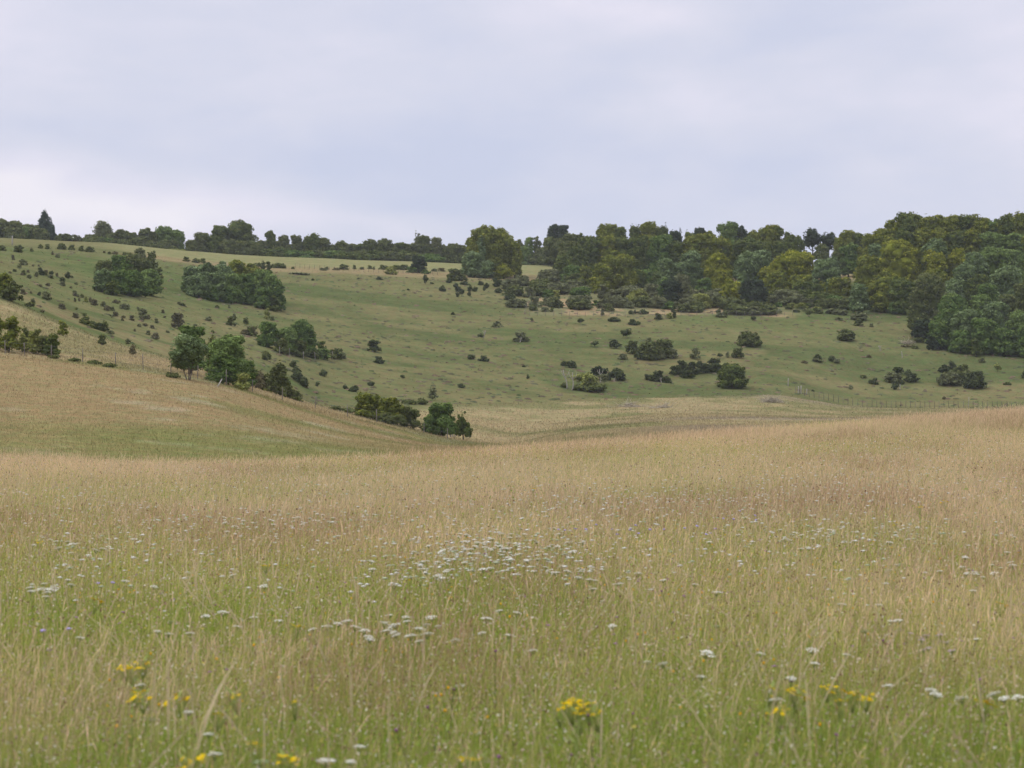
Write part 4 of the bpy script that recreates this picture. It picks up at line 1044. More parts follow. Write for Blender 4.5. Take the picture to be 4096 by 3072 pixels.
P(3, 1385, 640, 190, 835, 'dark', 'very dark egg-shaped evergreen in front of the wood')
P(3, 1465, 600, 140, 760, 'scrub', 'dull grey-green tree behind the dark evergreen', D=520)
P(3, 1320, 620, 110, 780, 'green', D=522, where='in the front of the wood')
P(3, 1640, 625, 140, 780, 'green', 'upright mid green tree below the yellow tree')
P(3, 2050, 405, 330, 700, 'white', 'great silvery dome tree in the wood, pale top', D=545)
P(3, 1960, 470, 170, 700, 'white', 'left lobe of the great silvery dome tree', D=541)
P(3, 2040, 640, 220, 850, 'dark', 'broad very dark evergreen at the wood edge')
P(3, 2150, 540, 150, 700, 'yellow', D=538, where='behind the broad dark evergreen')
P(4, 30, 630, 180, 850, 'dark', 'second very dark evergreen beside the broad one at the wood edge')
P(4, 400, 405, 300, 700, 'yellow', 'big golden tree with bare fork showing in the wood', D=540)
P(4, 270, 450, 240, 720, 'yellow', 'left skirt of the big golden tree', D=536)
P(4, 220, 560, 200, 740, 'beech', D=533, where='below the big golden tree')
P(4, 400, 600, 240, 760, 'beech', D=531, where='below the big golden tree')
P(4, 620, 460, 230, 700, 'white', 'spiky silvery tree right of the big golden tree', D=536)
P(4, 680, 545, 130, 720, 'white', D=532, where='right of the big golden tree')
P(4, 460, 670, 200, 830, 'beechdark', where='at the wood foot')
P(4, 620, 655, 150, 800, 'yellow', where='at the wood foot')
P(4, 740, 640, 160, 830, 'beech', where='at the wood foot')
P(4, 300, 735, 200, 845, 'scrub', where='at the wood foot')
P(4, 560, 760, 180, 850, 'beechdark', where='at the wood foot')
P(4, 680, 780, 150, 860, 'green', where='at the wood foot')
P(4, 480, 800, 100, 860, 'scrub', where='at the wood foot')
P(4, 790, 800, 120, 880, 'haw', where='at the wood foot')
P(4, 1200, 320, 340, 860, 'yellow', 'tall golden-green giant of the right wood, full crown', D=478)
P(4, 960, 450, 220, 850, 'beech', 'left tall golden tree at the corner of the right wood', D=482)
P(4, 1030, 350, 150, 700, 'white', 'silvery crown wedged between the golden trees', D=500)
P(4, 1090, 560, 280, 880, 'beech', 'lower crown under the golden giant', D=468)
P(4, 880, 670, 150, 860, 'white', 'silvery low tree at the corner of the right wood', D=472)
P(4, 1230, 620, 220, 900, 'beechdark', 'deep shaded tree right of the golden giant', D=462)
P(4, 1090, 740, 200, 900, 'beech', where='at the corner of the right wood')
P(4, 980, 780, 150, 880, 'beechdark', where='at the corner of the right wood')
P(4, 1200, 800, 180, 915, 'green', where='at the corner of the right wood')
P(4, 1500, 310, 220, 700, 'white', 'grey-leaved crown high in the right wood', D=490)
P(4, 1500, 405, 220, 800, 'yellow', 'orange-tinged golden crown in the right wood', D=476)
P(4, 1680, 390, 200, 800, 'yellow', 'golden crown next to the orange-tinged one', D=478)
P(4, 1500, 560, 260, 850, 'beech', 'dim yellow-green tree behind the leaning dark tree', D=466)
P(4, 1440, 590, 290, 1110, 'haw', 'tall drooping dull green tree at the front of the right wood', D=440)
P(4, 1370, 700, 180, 1110, 'haw', 'drooping left side of the tall dull green tree', D=438)
P(4, 1395, 960, 170, 1115, 'dark', 'dark base thicket under the tall drooping tree')
P(4, 1820, 430, 240, 820, 'white', 'grey-green crown in the middle of the right wood', D=470)
P(4, 1730, 520, 220, 850, 'white', 'lower grey-green crown in the right wood', D=462)
P(4, 1960, 380, 230, 820, 'ash', 'mid green crown near the right frame edge', D=472)
P(4, 2110, 400, 230, 820, 'ash', 'mid green crown against the right frame edge', D=470)
P(4, 2080, 540, 260, 880, 'white', 'lower grey crown against the right frame edge', D=455)
P(4, 1920, 670, 190, 900, 'green', 'single green crown set forward in the right wood', D=448)
P(4, 1840, 600, 210, 880, 'beechdark', D=456, where='in the right wood interior')
P(4, 2200, 660, 180, 900, 'haw', D=445, where='in the right wood interior')
P(4, 1640, 640, 170, 900, 'white', D=455, where='in the right wood interior')
P(4, 1650, 755, 290, 1215, 'green', 'leafy tree leaning left in the front clump of the right wood', D=418)
P(4, 1530, 960, 190, 1220, 'green', 'low left corner tree of the front clump', D=414)
P(4, 1475, 1090, 100, 1210, 'dark', 'dark corner bush of the front clump')
P(4, 1740, 880, 220, 1225, 'white', 'silvery flank of the front clump, left', D=412)
P(4, 1870, 765, 180, 1150, 'ash', 'tall pointed tree in the front clump', D=424)
P(4, 1990, 820, 240, 1200, 'white', 'silvery domed tree heading the front clump', D=416)
P(4, 2080, 760, 160, 1150, 'haw', 'dull tree behind the silvery dome of the front clump', D=428)
P(4, 1900, 950, 230, 1220, 'green', 'lower green centre of the front clump', D=410)
P(4, 2060, 1030, 200, 1225, 'green', 'low right part of the front clump', D=409)
P(4, 2170, 890, 190, 1220, 'ash', 'leafy green tree at the right end of the front clump', D=412)
P(4, 1700, 1050, 190, 1222, 'green', 'lower left centre of the front clump', D=409)
P(4, 2240, 1000, 160, 1225, 'green', 'edge tree of the front clump cut by the frame', D=408)
P(4, 1828, 1115, 92, 1262, 'beechdark', 'oval bush standing just in front of the right front clump')
for x, t, w, k in ((2300, 120, 200, 'beech'), (2360, 300, 220, 'beechdark')):
    P(4, x, t, w, 640, k, D=500, where='beyond the frame at the wood edge')

# the wood front stands a little nearer, continuous hedge body under the skyline crowns
for p_ in PLANTS:
    if p_['D'] and 516 < p_['D'] < 556 and 2300 < p_['x'] < 3420: p_['D'] -= 40
    elif p_['D'] and 560 < p_['D'] < 580 and p_['x'] > 2300: p_['D'] -= 25
for p_ in PLANTS:
    if p_['where'] == 'on the high right skyline': p_['w'] *= 1.3
for p_ in PLANTS:
    if p_['D'] and p_['x'] > 3500 and 400 < p_['D'] < 480: p_['D'] += 20 if p_['D'] < 430 else 10 if p_['D'] < 450 else 12
def hedge_body(x0, x1, pts, step, D):
    r_ = np.random.default_rng(abs(int(x0)) + 5)
    x = x0
    while x < x1:
        t = np.interp(x, [q[0] for q in pts], [q[1] for q in pts]) + r_.uniform(-6, 8)
        P(0, x, t, step * r_.uniform(1.5, 2.3), 1000, ('haw', 'haw', 'beechdark', 'green')[r_.integers(0, 4)], D=D + r_.uniform(-3, 3), where='forming the body of the skyline hedge')
        x += step * r_.uniform(.8, 1.2)
hedge_body(330, 690, [(330, 955), (450, 950), (690, 965)], 46, 639)
hedge_body(765, 1760, [(765, 985), (1000, 985), (1300, 1003), (1760, 1015)], 52, 646)
hedge_body(-20, 160, [(-20, 905), (160, 915)], 46, 646)

for p_ in PLANTS:
    if p_['where'] in ('in the enclosed scrub by the wood', 'at the wood foot'):
        p_['w'] *= 1.12 if p_['x'] < 2450 else 1.35; p_['top'] -= 3 if p_['x'] < 2450 else 9; p_['x'] += 0
    if p_['where'] in ('on the upper left slope', 'on the slope behind the round tree') and p_['kind'] in ('haw', 'scrub', 'brown'):
        p_['kind'] = {'haw': 'scrub', 'scrub': 'faded', 'brown': 'faded'}[p_['kind']]
r_ = np.random.default_rng(8)
for i_ in range(80):
    x_ = 2060 + 1380 * r_.random() ** .62; lo = np.interp(x_, [2040, 2120, 2500, 2900, 3200, 3440], [1245, 1238, 1240, 1232, 1252, 1268]); hi = np.interp(x_, [2040, 2300, 3440], [1110, 1140, 1190])
    b_ = r_.uniform(hi, lo); w_ = r_.uniform(40, 95) * (1.0 if b_ < lo - 25 else .6)
    P(0, x_, b_ - w_ * r_.uniform(.38, .62), w_, b_, ('scrub', 'haw', 'scrub', 'haw', 'green', 'olive', 'juniper')[r_.integers(0, 7)], where='in the belt under the wood')
P(3, 430, 298, 190, 560, 'haw', D=615, where='under the twin dark crown')
P(3, 530, 285, 150, 560, 'haw', D=612, where='under the twin dark crown')
for i_ in range(40):
    x_ = r_.uniform(0, 1000); b_ = np.interp(x_, [0, 500, 1000], [1010, 1170, 1380]) + r_.uniform(0, 190) * np.interp(x_, [0, 1000], [1, .55])
    w_ = r_.uniform(9, 26)
    P(0, x_, b_ - w_ * r_.uniform(.4, .9), w_, b_, ('faded', 'scrub', 'faded', 'haw')[r_.integers(0, 4)], where='speckling the left slope')


ORD = ['first', 'second', 'third', 'fourth', 'fifth', 'sixth', 'seventh', 'eighth', 'ninth', 'tenth', 'eleventh', 'twelfth', 'thirteenth', 'fourteenth', 'fifteenth', 'sixteenth', 'seventeenth', 'eighteenth', 'nineteenth', 'twentieth']
def ordn(i):
    return ORD[i] if i < 20 else 'number %d' % (i + 1)

def size_word(p):
    return 'tall' if p['hm'] > 9 else 'small' if p['hm'] < 1.6 else 'low' if p['hm'] * 2 < p['wm'] else ''

def build_plants():
    import zlib
    for i, p in enumerate(PLANTS):
        if p['D'] is None:
            a, D = hit(p['x'], p['base'], dmin=110)
            if D is None: D = 640.0
        else:
            a = float(ray(p['x'], p['base'])[0]); D = p['D']
        z = float(lookup(a, D)[0]); zt = CAM_H + D * float(ray(p['x'], p['top'])[1])
        p.update(az=a, dist=D, z=z, hm=max(zt - z, .35), wm=p['w'] * D / F, i=i)
    # automatic labels: order along the group decides which one
    groups = {}
    for p in PLANTS:
        name, cat = NOUN.get(p['kind'], ('shrub', 'shrub'))
        if p['kind'] == 'juniper': name, cat = 'juniper_bush', 'bush'
        if p['kind'] == 'haw': name, cat = 'thorn_bush', 'bush'
        if name.endswith('tree') and p['hm'] < 2.6 : name, cat = 'shrub', 'shrub'
        if 'tree' not in name and p['D'] and p['D'] > 560: name, cat = 'hedge_tree', 'tree'
        p['name'], p['cat'] = name, cat
        if p['label'] is None:
            base = ' '.join((size_word(p) + ' ' + LOOK[p['kind']] + (' ' + cat if not (p['kind'] == 'juniper') else ' bush') + ' ' + p['where']).split())
            groups.setdefault(base, []).append(p)
    for base, ps in groups.items():
        ps.sort(key=lambda q: q['x'])
        for k, p in enumerate(ps):
            if len(ps) == 1: p['label'] = base
            elif len(ps) == 2: p['label'] = ('leftmost of two, ' if k == 0 else 'rightmost of two, ') + base
            else: p['label'] = base + (', leftmost one' if k == 0 else ', rightmost one' if k == len(ps) - 1 else ', %s from left' % ordn(k))
            p['group'] = p['group'] or base
    for p in PLANTS:
        rg = np.random.default_rng(1000 + p['i'])
        pxm = p['dist'] / 2310.0
        shape = p['shape'] or ('dome' if p['name'] != 'juniper_bush' else 'low')
        lift = p['lift'] if p['lift'] is not None else 0.0
        card = float(np.clip(pxm * 2.0, .16, .42))
        if p['wm'] < 2.5: card = min(card, max(.12, p['wm'] * .16))
        loc = (p['dist'] * math.sin(p['az']), p['dist'] * math.cos(p['az']), p['z'])
        root = bpy.data.objects.new(p['name'], None); col.objects.link(root)
        root.location = loc; root.rotation_euler = (0, 0, -p['az'])
        tag(root, p['label'], p['cat'], p['group'])
        cm = crown_mesh('crown' if 'tree' in p['name'] else 'foliage', p['wm'], p['hm'], p['kind'], shape, card, rg, lift, p['dens'])
        o = bpy.data.objects.new(cm.name, cm); col.objects.link(o); o.parent = root
        tcol = p['trunk'] or ((.07, .06, .05) if p['kind'] != 'juniper' else (.17, .15, .13))
        tm = trunk_mesh('trunk' if 'tree' in p['name'] else 'stem', p['wm'], p['hm'], rg, tcol, lift, p['stems'])
        o = bpy.data.objects.new(tm.name, tm); col.objects.link(o); o.parent = root
build_plants()

# ------------------------------------------------------------------ fences
def at(px, py, **k):
    a, D = hit(px, py, **k)
    if D is None: D = 640.0
    return np.array([D * math.sin(a), D * math.cos(a), float(lookup(a, D)[0])])
GREYW = (.17, .145, .12); PALEW = (.31, .28, .23); DARKW = (.085, .07, .06)
def post_mesh(h, r, color, lean, rg):
    mb = MB()
    t = np.linspace(0, 1, 4)
    pts = np.stack([lean[0] * t * h, lean[1] * t * h, -.3 + t * (h + .3)], -1)
    mb.tube(pts, [r * 1.05, r, r * .95, r * .85], 8, color)
    return mb
def fence(name, label, pts, r=.06, wires=3, colors=None, hs=1.15, sag=.03, wr=.006):
    root = bpy.data.objects.new(name, None); col.objects.link(root)
    b = pts[0][0]; root.location = b
    tag(root, label, 'fence')
    rg = np.random.default_rng(3)
    tops = []
    for i, (p, h, c) in enumerate(pts):
        ln = rg.normal(0, .04, 2)
        o = post_mesh(h, r * (1.3 if c == PALEW else 1), c, ln, rg).build('post', M_WOOD, root)
        o.location = Vector(p - b)
        tops.append((p - b, h, ln))
    mb = MB()
    for (p, h, ln), (q, h2, l2) in zip(tops[:-1], tops[1:]):
        if np.linalg.norm(p - q) > 40: continue
        hh = min(h, h2)
        for k in range(wires):
            f = (k + 1) / (wires + .3)
            t = np.linspace(0, 1, 5)[:, None]
            a = p + np.array([ln[0], ln[1], 1]) * hh * f; c = q + np.array([l2[0], l2[1], 1]) * hh * f
            w = a * (1 - t) + c * t; w[:, 2] -= sag * 4 * (t * (1 - t))[:, 0]
            mb.tube(w, np.full(5, wr), 4, (.16, .15, .14))
    mb.build('wire', M_WOOD, root)
    return root
def line(ptsxy, n, dmin):
    xs = [p[0] for p in ptsxy]; ys = [p[1] for p in ptsxy]
    X = np.linspace(xs[0], xs[-1], n)
    return [at(x, np.interp(x, xs, ys), dmin=dmin) for x in X]

# left fence: along the brow of the middle slope
xs = [-130, -60, 20, 100, 205, 330, 462, 573, 683, 790, 905, 1010, 1130, 1260, 1390, 1508, 1695, 1790]
pp = []
for x in xs:
    T5 = float(ray(x, 1500)[0])
    D = float(fence_d(np.array([float(x)]))[0]) * 1.004
    p = np.array([D * math.sin(T5), D * math.cos(T5), float(lookup(T5, D)[0])])
    c = (.22, .19, .155) if x in (20, 1508) else GREYW
    h = 1.35 if x in (573, 905, 1508) else 1.15
    pp.append((p, h, c))
fence('wire_fence', 'thin post and wire fence along the brow of the middle slope', pp, r=.038)
def rail(label, p, q, c=PALEW, r=.05):
    mb = MB(); mb.tube([p * 0, (q - p) * .5 + np.array([0, 0, .02]), q - p], [r, r, r * .9], 7, c)
    o = mb.build('timber_rail', M_WOOD); o.location = Vector(p); tag(o, label, 'rail')
p = at(870, 1547, dmin=110); q = at(898, 1535, dmin=110); rail('weathered rail leaning on the strainer post below the round tree', p, q + np.array([0, 0, .75]))
p = at(205, 1400, dmin=110); q = at(232, 1392, dmin=110); rail('fallen pale rail beside the far left bushes', p, q + np.array([0, 0, .7]))
# broken posts at the tip of the spur
for i, (x, h, c, lb) in enumerate(((1812, 1.0, PALEW, 'pale stub post, leftmost of the broken posts at the spur tip'), (1822, 1.25, PALEW, 'tallest pale post at the spur tip'), (1834, 1.1, GREYW, 'grey split post right at the spur tip'), (1800, .7, GREYW, 'short grey leaning post at the spur tip'))):
    p = at(x, 1748, dmin=110)
    o = post_mesh(h, .075, c, (.1 * (i - 1.5), 0), rng).build('post', M_WOOD); o.name = 'fence_post'
    o.location = Vector(p); tag(o, lb, 'post')
p = at(1785, 1748, dmin=110); q = at(1815, 1748, dmin=110); rail('pale rail slanting against the broken posts at the spur tip', p + np.array([0, 0, .15]), q + np.array([0, 0, .75]))

# valley fence on the right
k = [(3180, 1572), (3250, 1592), (3330, 1606), (3400, 1622), (3500, 1632), (3650, 1632), (3870, 1632), (4000, 1634), (4200, 1640)]
pts = line(k, 54, 200)
pp = []
for i, p in enumerate(pts):
    px = 3180 + i * (1020 / 53)
    c = DARKW if i % 5 else GREYW
    h = 1.15
    if abs(px - 3870) < 12: c, h = PALEW, 1.75
    pp.append((p, h, c))
fence('valley_fence', 'long post and wire fence crossing below the right green slope', pp, r=.035, wires=4, wr=.004)
for x, y, lb in ((3193, 1578, 'white post, left of the pair at the valley fence corner'), (3203, 1575, 'white post, right of the pair at the valley fence corner'), (3226, 1578, 'short white post right of the pair at the fence corner'), (3152, 1545, 'pale leaning post above the valley fence corner')):
    o = post_mesh(1.3 if x < 3220 else .9, .09, PALEW, (.05, 0), rng).build('fence_post', M_WOOD)
    o.location = Vector(at(x, y, dmin=200)); tag(o, lb, 'post')
# fence round the scrub by the wood
k1 = [(2143, 1160), (2122, 1195), (2108, 1230), (2100, 1262)]
pts = [at(x, y, dmin=200) for x, y in k1] + line([(2118, 1264), (2500, 1268), (2900, 1263), (3060, 1272), (3170, 1262)], 34, 200)
fence('wood_fence', 'thin grey fence enclosing the scrub below the wood', [(p, 1.1, GREYW) for p in pts], r=.035, wires=4, wr=.007)
# posts at the hillside clump
pts = [at(x, y, dmin=200) for x, y in ((1117, 1420), (1158, 1424), (1214, 1438), (1261, 1440), (1310, 1436), (1330, 1436))]
fence('clump_fence', 'short line of pale posts under the hillside clump', [(p, 1.2, (.27, .24, .20)) for p in pts], r=.05, wires=2)
# fence at the pale field edge
pts = line([(1180, 1074), (1500, 1090), (1750, 1100)], 30, 250)
fence('field_fence', 'faint fence along the lower edge of the pale field', [(p, 1.1, DARKW) for p in pts], r=.03, wires=3, wr=.004)
o = post_mesh(2.0, .16, PALEW, (0, 0), rng).build('gate_post', M_WOOD); o.location = Vector(at(49, 980, dmin=300)); tag(o, 'pale gate post by the far left skyline hedge', 'post')

# bare pale trunks on the slope
def dead(label, px, py, h, lean, name='dead_trunk', fork=True, r=.09):
    mb = MB(); t = np.linspace(0, 1, 6)
    s = np.stack([lean * t * h + .06 * h * np.sin(t * 5), .05 * t * h, -.2 + t * (h + .2)], -1)
    mb.tube(s, r * (1.3 - .8 * t), 7, (.30, .27, .225))
    if fork:
        for sg in (-1, 1):
            p0 = s[3]; p1 = p0 + np.array([sg * h * .16, 0, h * .2]); p2 = p0 + np.array([sg * h * .22, .1, h * .42])
            mb.tube([p0, p1, p2], [r * .7, r * .45, r * .2], 6, (.30, .27, .225))
    o = mb.build(name, M_WOOD); o.location = Vector(at(px, py, dmin=200)); tag(o, label, 'dead trunk')
dead('pale forked bare trunk left of the pale yellow bush', 2266, 1556, 3.0, -.12)
dead('second pale bare trunk beside the pale yellow bush', 2286, 1562, 2.8, .12)
dead('pale trunk showing at the right of the pale yellow bush', 2400, 1532, 2.2, .02)
dead('small white crooked stem under the twin-trunk juniper mid slope', 1929, 1352, 1.3, .5)
dead('bleached stem by the rounded juniper on the open slope', 1490, 1407, .9, -.1)
dead('bleached stem under the rounded bush with dark underside', 2077, 1370, .9, .5)
dead('bleached stump right of the juniper line above the valley', 2645, 1530, .9, -.2)
dead('pale stump under the pointed dark juniper', 2453, 1524, 1.0, .5, fork=False)
dead('lone dark bare stump high on the right slope', 3608, 1432, 1.2, 0, fork=False)
dead('small bleached fork on the right slope below the wood', 3522, 1404, 1.0, -.2)
dead('bleached stem below the small round juniper on the right slope', 3598, 1556, .8, .2, fork=False)

# pile of brushwood on the valley floor
def brush(label, px, py, w, h, n, seed):
    rg = np.random.default_rng(seed); mb = MB()
    for i in range(n):
        r_ = abs(rg.normal(0, .4)); a_ = rg.uniform(0, 6.28)
        p = np.array([math.cos(a_) * r_ * w / 2, math.sin(a_) * r_ * w / 3, h * max(0, 1 - r_) * rg.random()])
        dirn = rg.normal(size=3) * np.array([1, .7, .35]); dirn /= np.linalg.norm(dirn)
        ln = rg.uniform(.5, 1.6)
        q = p + dirn * ln; m_ = (p + q) / 2 + rg.normal(0, .06, 3)
        q[2] = max(q[2], .02); p[2] = max(p[2], 0)
        mb.tube([p, m_, q], [.025, .02, .008], 4, V(.42, .36, .26) * rg.uniform(.7, 1.2))
    o = mb.build('brushwood_pile', M_WOOD); o.location = Vector(at(px, py, dmin=200)); tag(o, label, 'brushwood')
brush('grey-brown heap of cut brushwood near the valley fence corner', 3085, 1610, 5.0, .8, 220, 1)
brush('flatter heap of old brushwood in the middle of the valley floor', 2520, 1628, 8.0, .5, 170, 2)
brush('low brushwood heap right of the middle heap', 2650, 1632, 5.0, .4, 90, 3)
brush('small brushwood heap on the bank below the right wood', 3630, 1375, 4.0, .6, 160, 4)
for x, t, w, b, kk, lb in ((2275, 1628, 50, 1640, 'haw', ''),):
    pass

# ------------------------------------------------------------------ flowers
def umbel_head(r, rg, c, n=26):
    """slightly domed disc of small florets"""
    mb = MB()
    for i in range(n):
        q = math.sqrt(i / n) * r; a_ = i * 2.4 + rg.normal(0, .2)
        x, y = q * math.cos(a_), q * math.sin(a_); z = .0 + .24 * r * (1 - (q / r) ** 2) + rg.normal(0, .04 * r)
        s = r * rg.uniform(.15, .22)
        u = np.arange(6) * math.pi / 3 + rg.random()
        co = np.concatenate([[[x, y, z + s * .35]], np.stack([x + s * np.cos(u), y + s * np.sin(u), z + rg.normal(0, .1 * s, 6)], -1), [[x, y, z - s * .5]]])
        f = [(0, 1 + k, 1 + (k + 1) % 6) for k in range(6)] + [(7, 1 + (k + 1) % 6, 1 + k) for k in range(6)]
        mb.add(co, f, V(*c) * rg.uniform(.85, 1.1))
        if i % 3 == 0:
            mb.tube([[0, 0, -r * .75], [x * .6, y * .6, -r * .3], [x, y, z - s * .4]], [.0012, .0009, .0007], 3, (.16, .22, .08), cap=False)
    return mb
def stem_mb(h, rg, r=.0018, c=(.30, .36, .10), leaves=2):
    mb = MB(); t = np.linspace(0, 1, 5); b = rg.normal(0, .05, 2)
    s = np.stack([b[0] * h * (t ** 2 - 1), b[1] * h * (t ** 2 - 1), -h + t * h], -1)
    mb.tube(s, np.full(5, r), 4, c)
    for k in range(leaves):
        p = s[1 + k]; a_ = rg.uniform(0, 6.28); l = h * .16
        d = np.array([math.cos(a_), math.sin(a_), .6]) * l; n_ = np.array([-math.sin(a_), math.cos(a_), 0]) * l * .14
        mb.add([p, p + d * .5 + n_, p + d, p + d * .5 - n_], [(0, 1, 2, 3)], c)
    return mb
def daisy(mb, c, r, rg, col_):
    u = np.arange(8) * math.pi / 4
    tilt = rg.normal(0, .25, 2)
    for a_ in u:
        d = np.array([math.cos(a_), math.sin(a_), 0]); n_ = np.array([-d[1], d[0], 0])
        co = np.array([d * r * .1 - n_ * r * .14, d * r * .1 + n_ * r * .14, d * r + n_ * r * .2, d * r - n_ * r * .2])
        co[:, 2] = co[:, 0] * tilt[0] + co[:, 1] * tilt[1]
        mb.add(co + c, [(0, 1, 2, 3)], V(*col_) * rg.uniform(.85, 1.1))
    mb.add(np.stack([r * .35 * np.cos(u), r * .35 * np.sin(u), np.full(8, r * .12)], -1) + c, [tuple(range(8))], (.50, .30, .01))

H_FL = 0.43
protos = {}
rg = np.random.default_rng(77)
for v in range(5):
    protos['carrot', v] = (stem_mb(H_FL, rg).build('stem', M_GRASS, link=False), umbel_head(.024 + .003 * v, rg, (.93, .90, .76)).build('flower_head', M_PETAL, link=False))
for v in range(3):
    protos['closed', v] = (stem_mb(H_FL, rg).build('stem', M_GRASS, link=False), umbel_head(.022, rg, (.42, .50, .26)).build('flower_head', M_PETAL, link=False))
    protos['pink', v] = (stem_mb(H_FL, rg).build('stem', M_GRASS, link=False), umbel_head(.024, rg, (.66, .50, .56)).build('flower_head', M_PETAL, link=False))
    st = stem_mb(H_FL - .04, rg, .0028, (.34, .40, .12), 4)
    hd = MB()
    for i in range(16):
        a_ = rg.uniform(0, 6.28); q = math.sqrt(rg.random()) * .05
        z = .02 - q * .45 + rg.normal(0, .008); c_ = np.array([q * math.cos(a_) * 1.25, q * math.sin(a_) * 1.25, z])
        daisy(hd, c_, .0115, rg, (.80, .56, .015))
        st.tube([[0, 0, -.07], c_ * .5 + np.array([0, 0, -.03]), c_ - np.array([0, 0, .002])], [.0014, .001, .0008], 3, (.34, .40, .12), cap=False)
    protos['ragwort', v] = (st.build('stem', M_GRASS, link=False), hd.build('flower_head', M_PETAL, link=False))
    sc2 = MB(); 
    iv, jf = ico(); sc2.add(iv * np.array([.016, .016, .008]) * (1 + .12 * rg.normal(size=(len(iv), 1))), jf, (.48, .40, .68)); protos['scabious', v] = (stem_mb(H_FL, rg).build('stem', M_GRASS, link=False), sc2.build('flower_head', M_PETAL, link=False))
    sc3 = MB()
    for i in range(5):
        sc3.add(iv * np.array([.0075, .0075, .009]) + rg.normal(0, .003, 3) * np.array([1, 1, .6]), jf, (.78, .42, .02))
    protos['trefoil', v] = (stem_mb(H_FL - .12, rg).build('stem', M_GRASS, link=False), sc3.build('flower_head', M_PETAL, link=False))
    sc4 = MB(); sc4.add(iv * np.array([.015, .015, .013]) * (1 + .15 * rg.normal(size=(len(iv), 1))), jf, (.26, .13, .19)); protos['knapweed', v] = (stem_mb(H_FL - .05, rg, c=(.13, .15, .06)).build('stem', M_GRASS, link=False), sc4.build('flower_head', M_PETAL, link=False))

FN = {'carrot': ('umbel_flower', 'flower'), 'closed': ('umbel_flower', 'flower'), 'pink': ('umbel_flower', 'flower'), 'ragwort': ('yellow_flower', 'flower'), 'scabious': ('lilac_flower', 'flower'), 'trefoil': ('orange_flower', 'flower'), 'knapweed': ('purple_flower', 'flower')}
def on_canopy(px, py, h):
    a, D = hit(px, py, h=h, dmin=4.0, dmax=110)
    return a, D
far_mb = MB()
CNT = {}
def flower(kind, px, py, label, group=None, size=1.0, far=False):
    h = H_FL * (1.0 if kind != 'trefoil' else .85) + rg.normal(.055, .025)
    if kind in ('carrot', 'closed', 'pink'): size *= .98
    a, D = on_canopy(px, py, h)
    if D is None or D > 100: return
    x, y = D * math.sin(a), D * math.cos(a); z = float(lookup(a, D)[0]) + h
    if far:
        s = size * rg.uniform(.7, 1.2) * .03
        u = np.arange(6) * math.pi / 3
        co = np.concatenate([[[x, y, z + s * .3]], np.stack([x + s * np.cos(u), y + s * np.sin(u), np.full(6, z)], -1), [[x, y, z - s * .4]]])
        c = {'carrot': (.80, .78, .68), 'closed': (.5, .55, .35), 'pink': (.66, .5, .56), 'ragwort': (.8, .55, .02), 'scabious': (.48, .4, .68), 'trefoil': (.78, .42, .02), 'knapweed': (.4, .22, .34)}[kind]
        far_mb.add(co, [(0, 1 + k, 1 + (k + 1) % 6) for k in range(6)] + [(7, 1 + (k + 1) % 6, 1 + k) for k in range(6)], c)
        return
    vs_ = [k for k in protos if k[0] == kind]; st, hd = protos[vs_[rg.integers(0, len(vs_))]]
    root = bpy.data.objects.new(FN[kind][0], None); col.objects.link(root)
    root.location = (x, y, z); root.rotation_euler = (rg.normal(0, .14), rg.normal(0, .14), rg.uniform(0, 6.28)); root.scale = (size,) * 3
    tag(root, label, FN[kind][1], group)
    for me in (st, hd):
        o = bpy.data.objects.new(me.name.split('.')[0], me); o.parent = root; col.objects.link(o)
        if me is st:
            f = 1.0 / size; o.scale = (f, f, h / H_FL / size)
    CNT[kind] = CNT.get(kind, 0) + 1

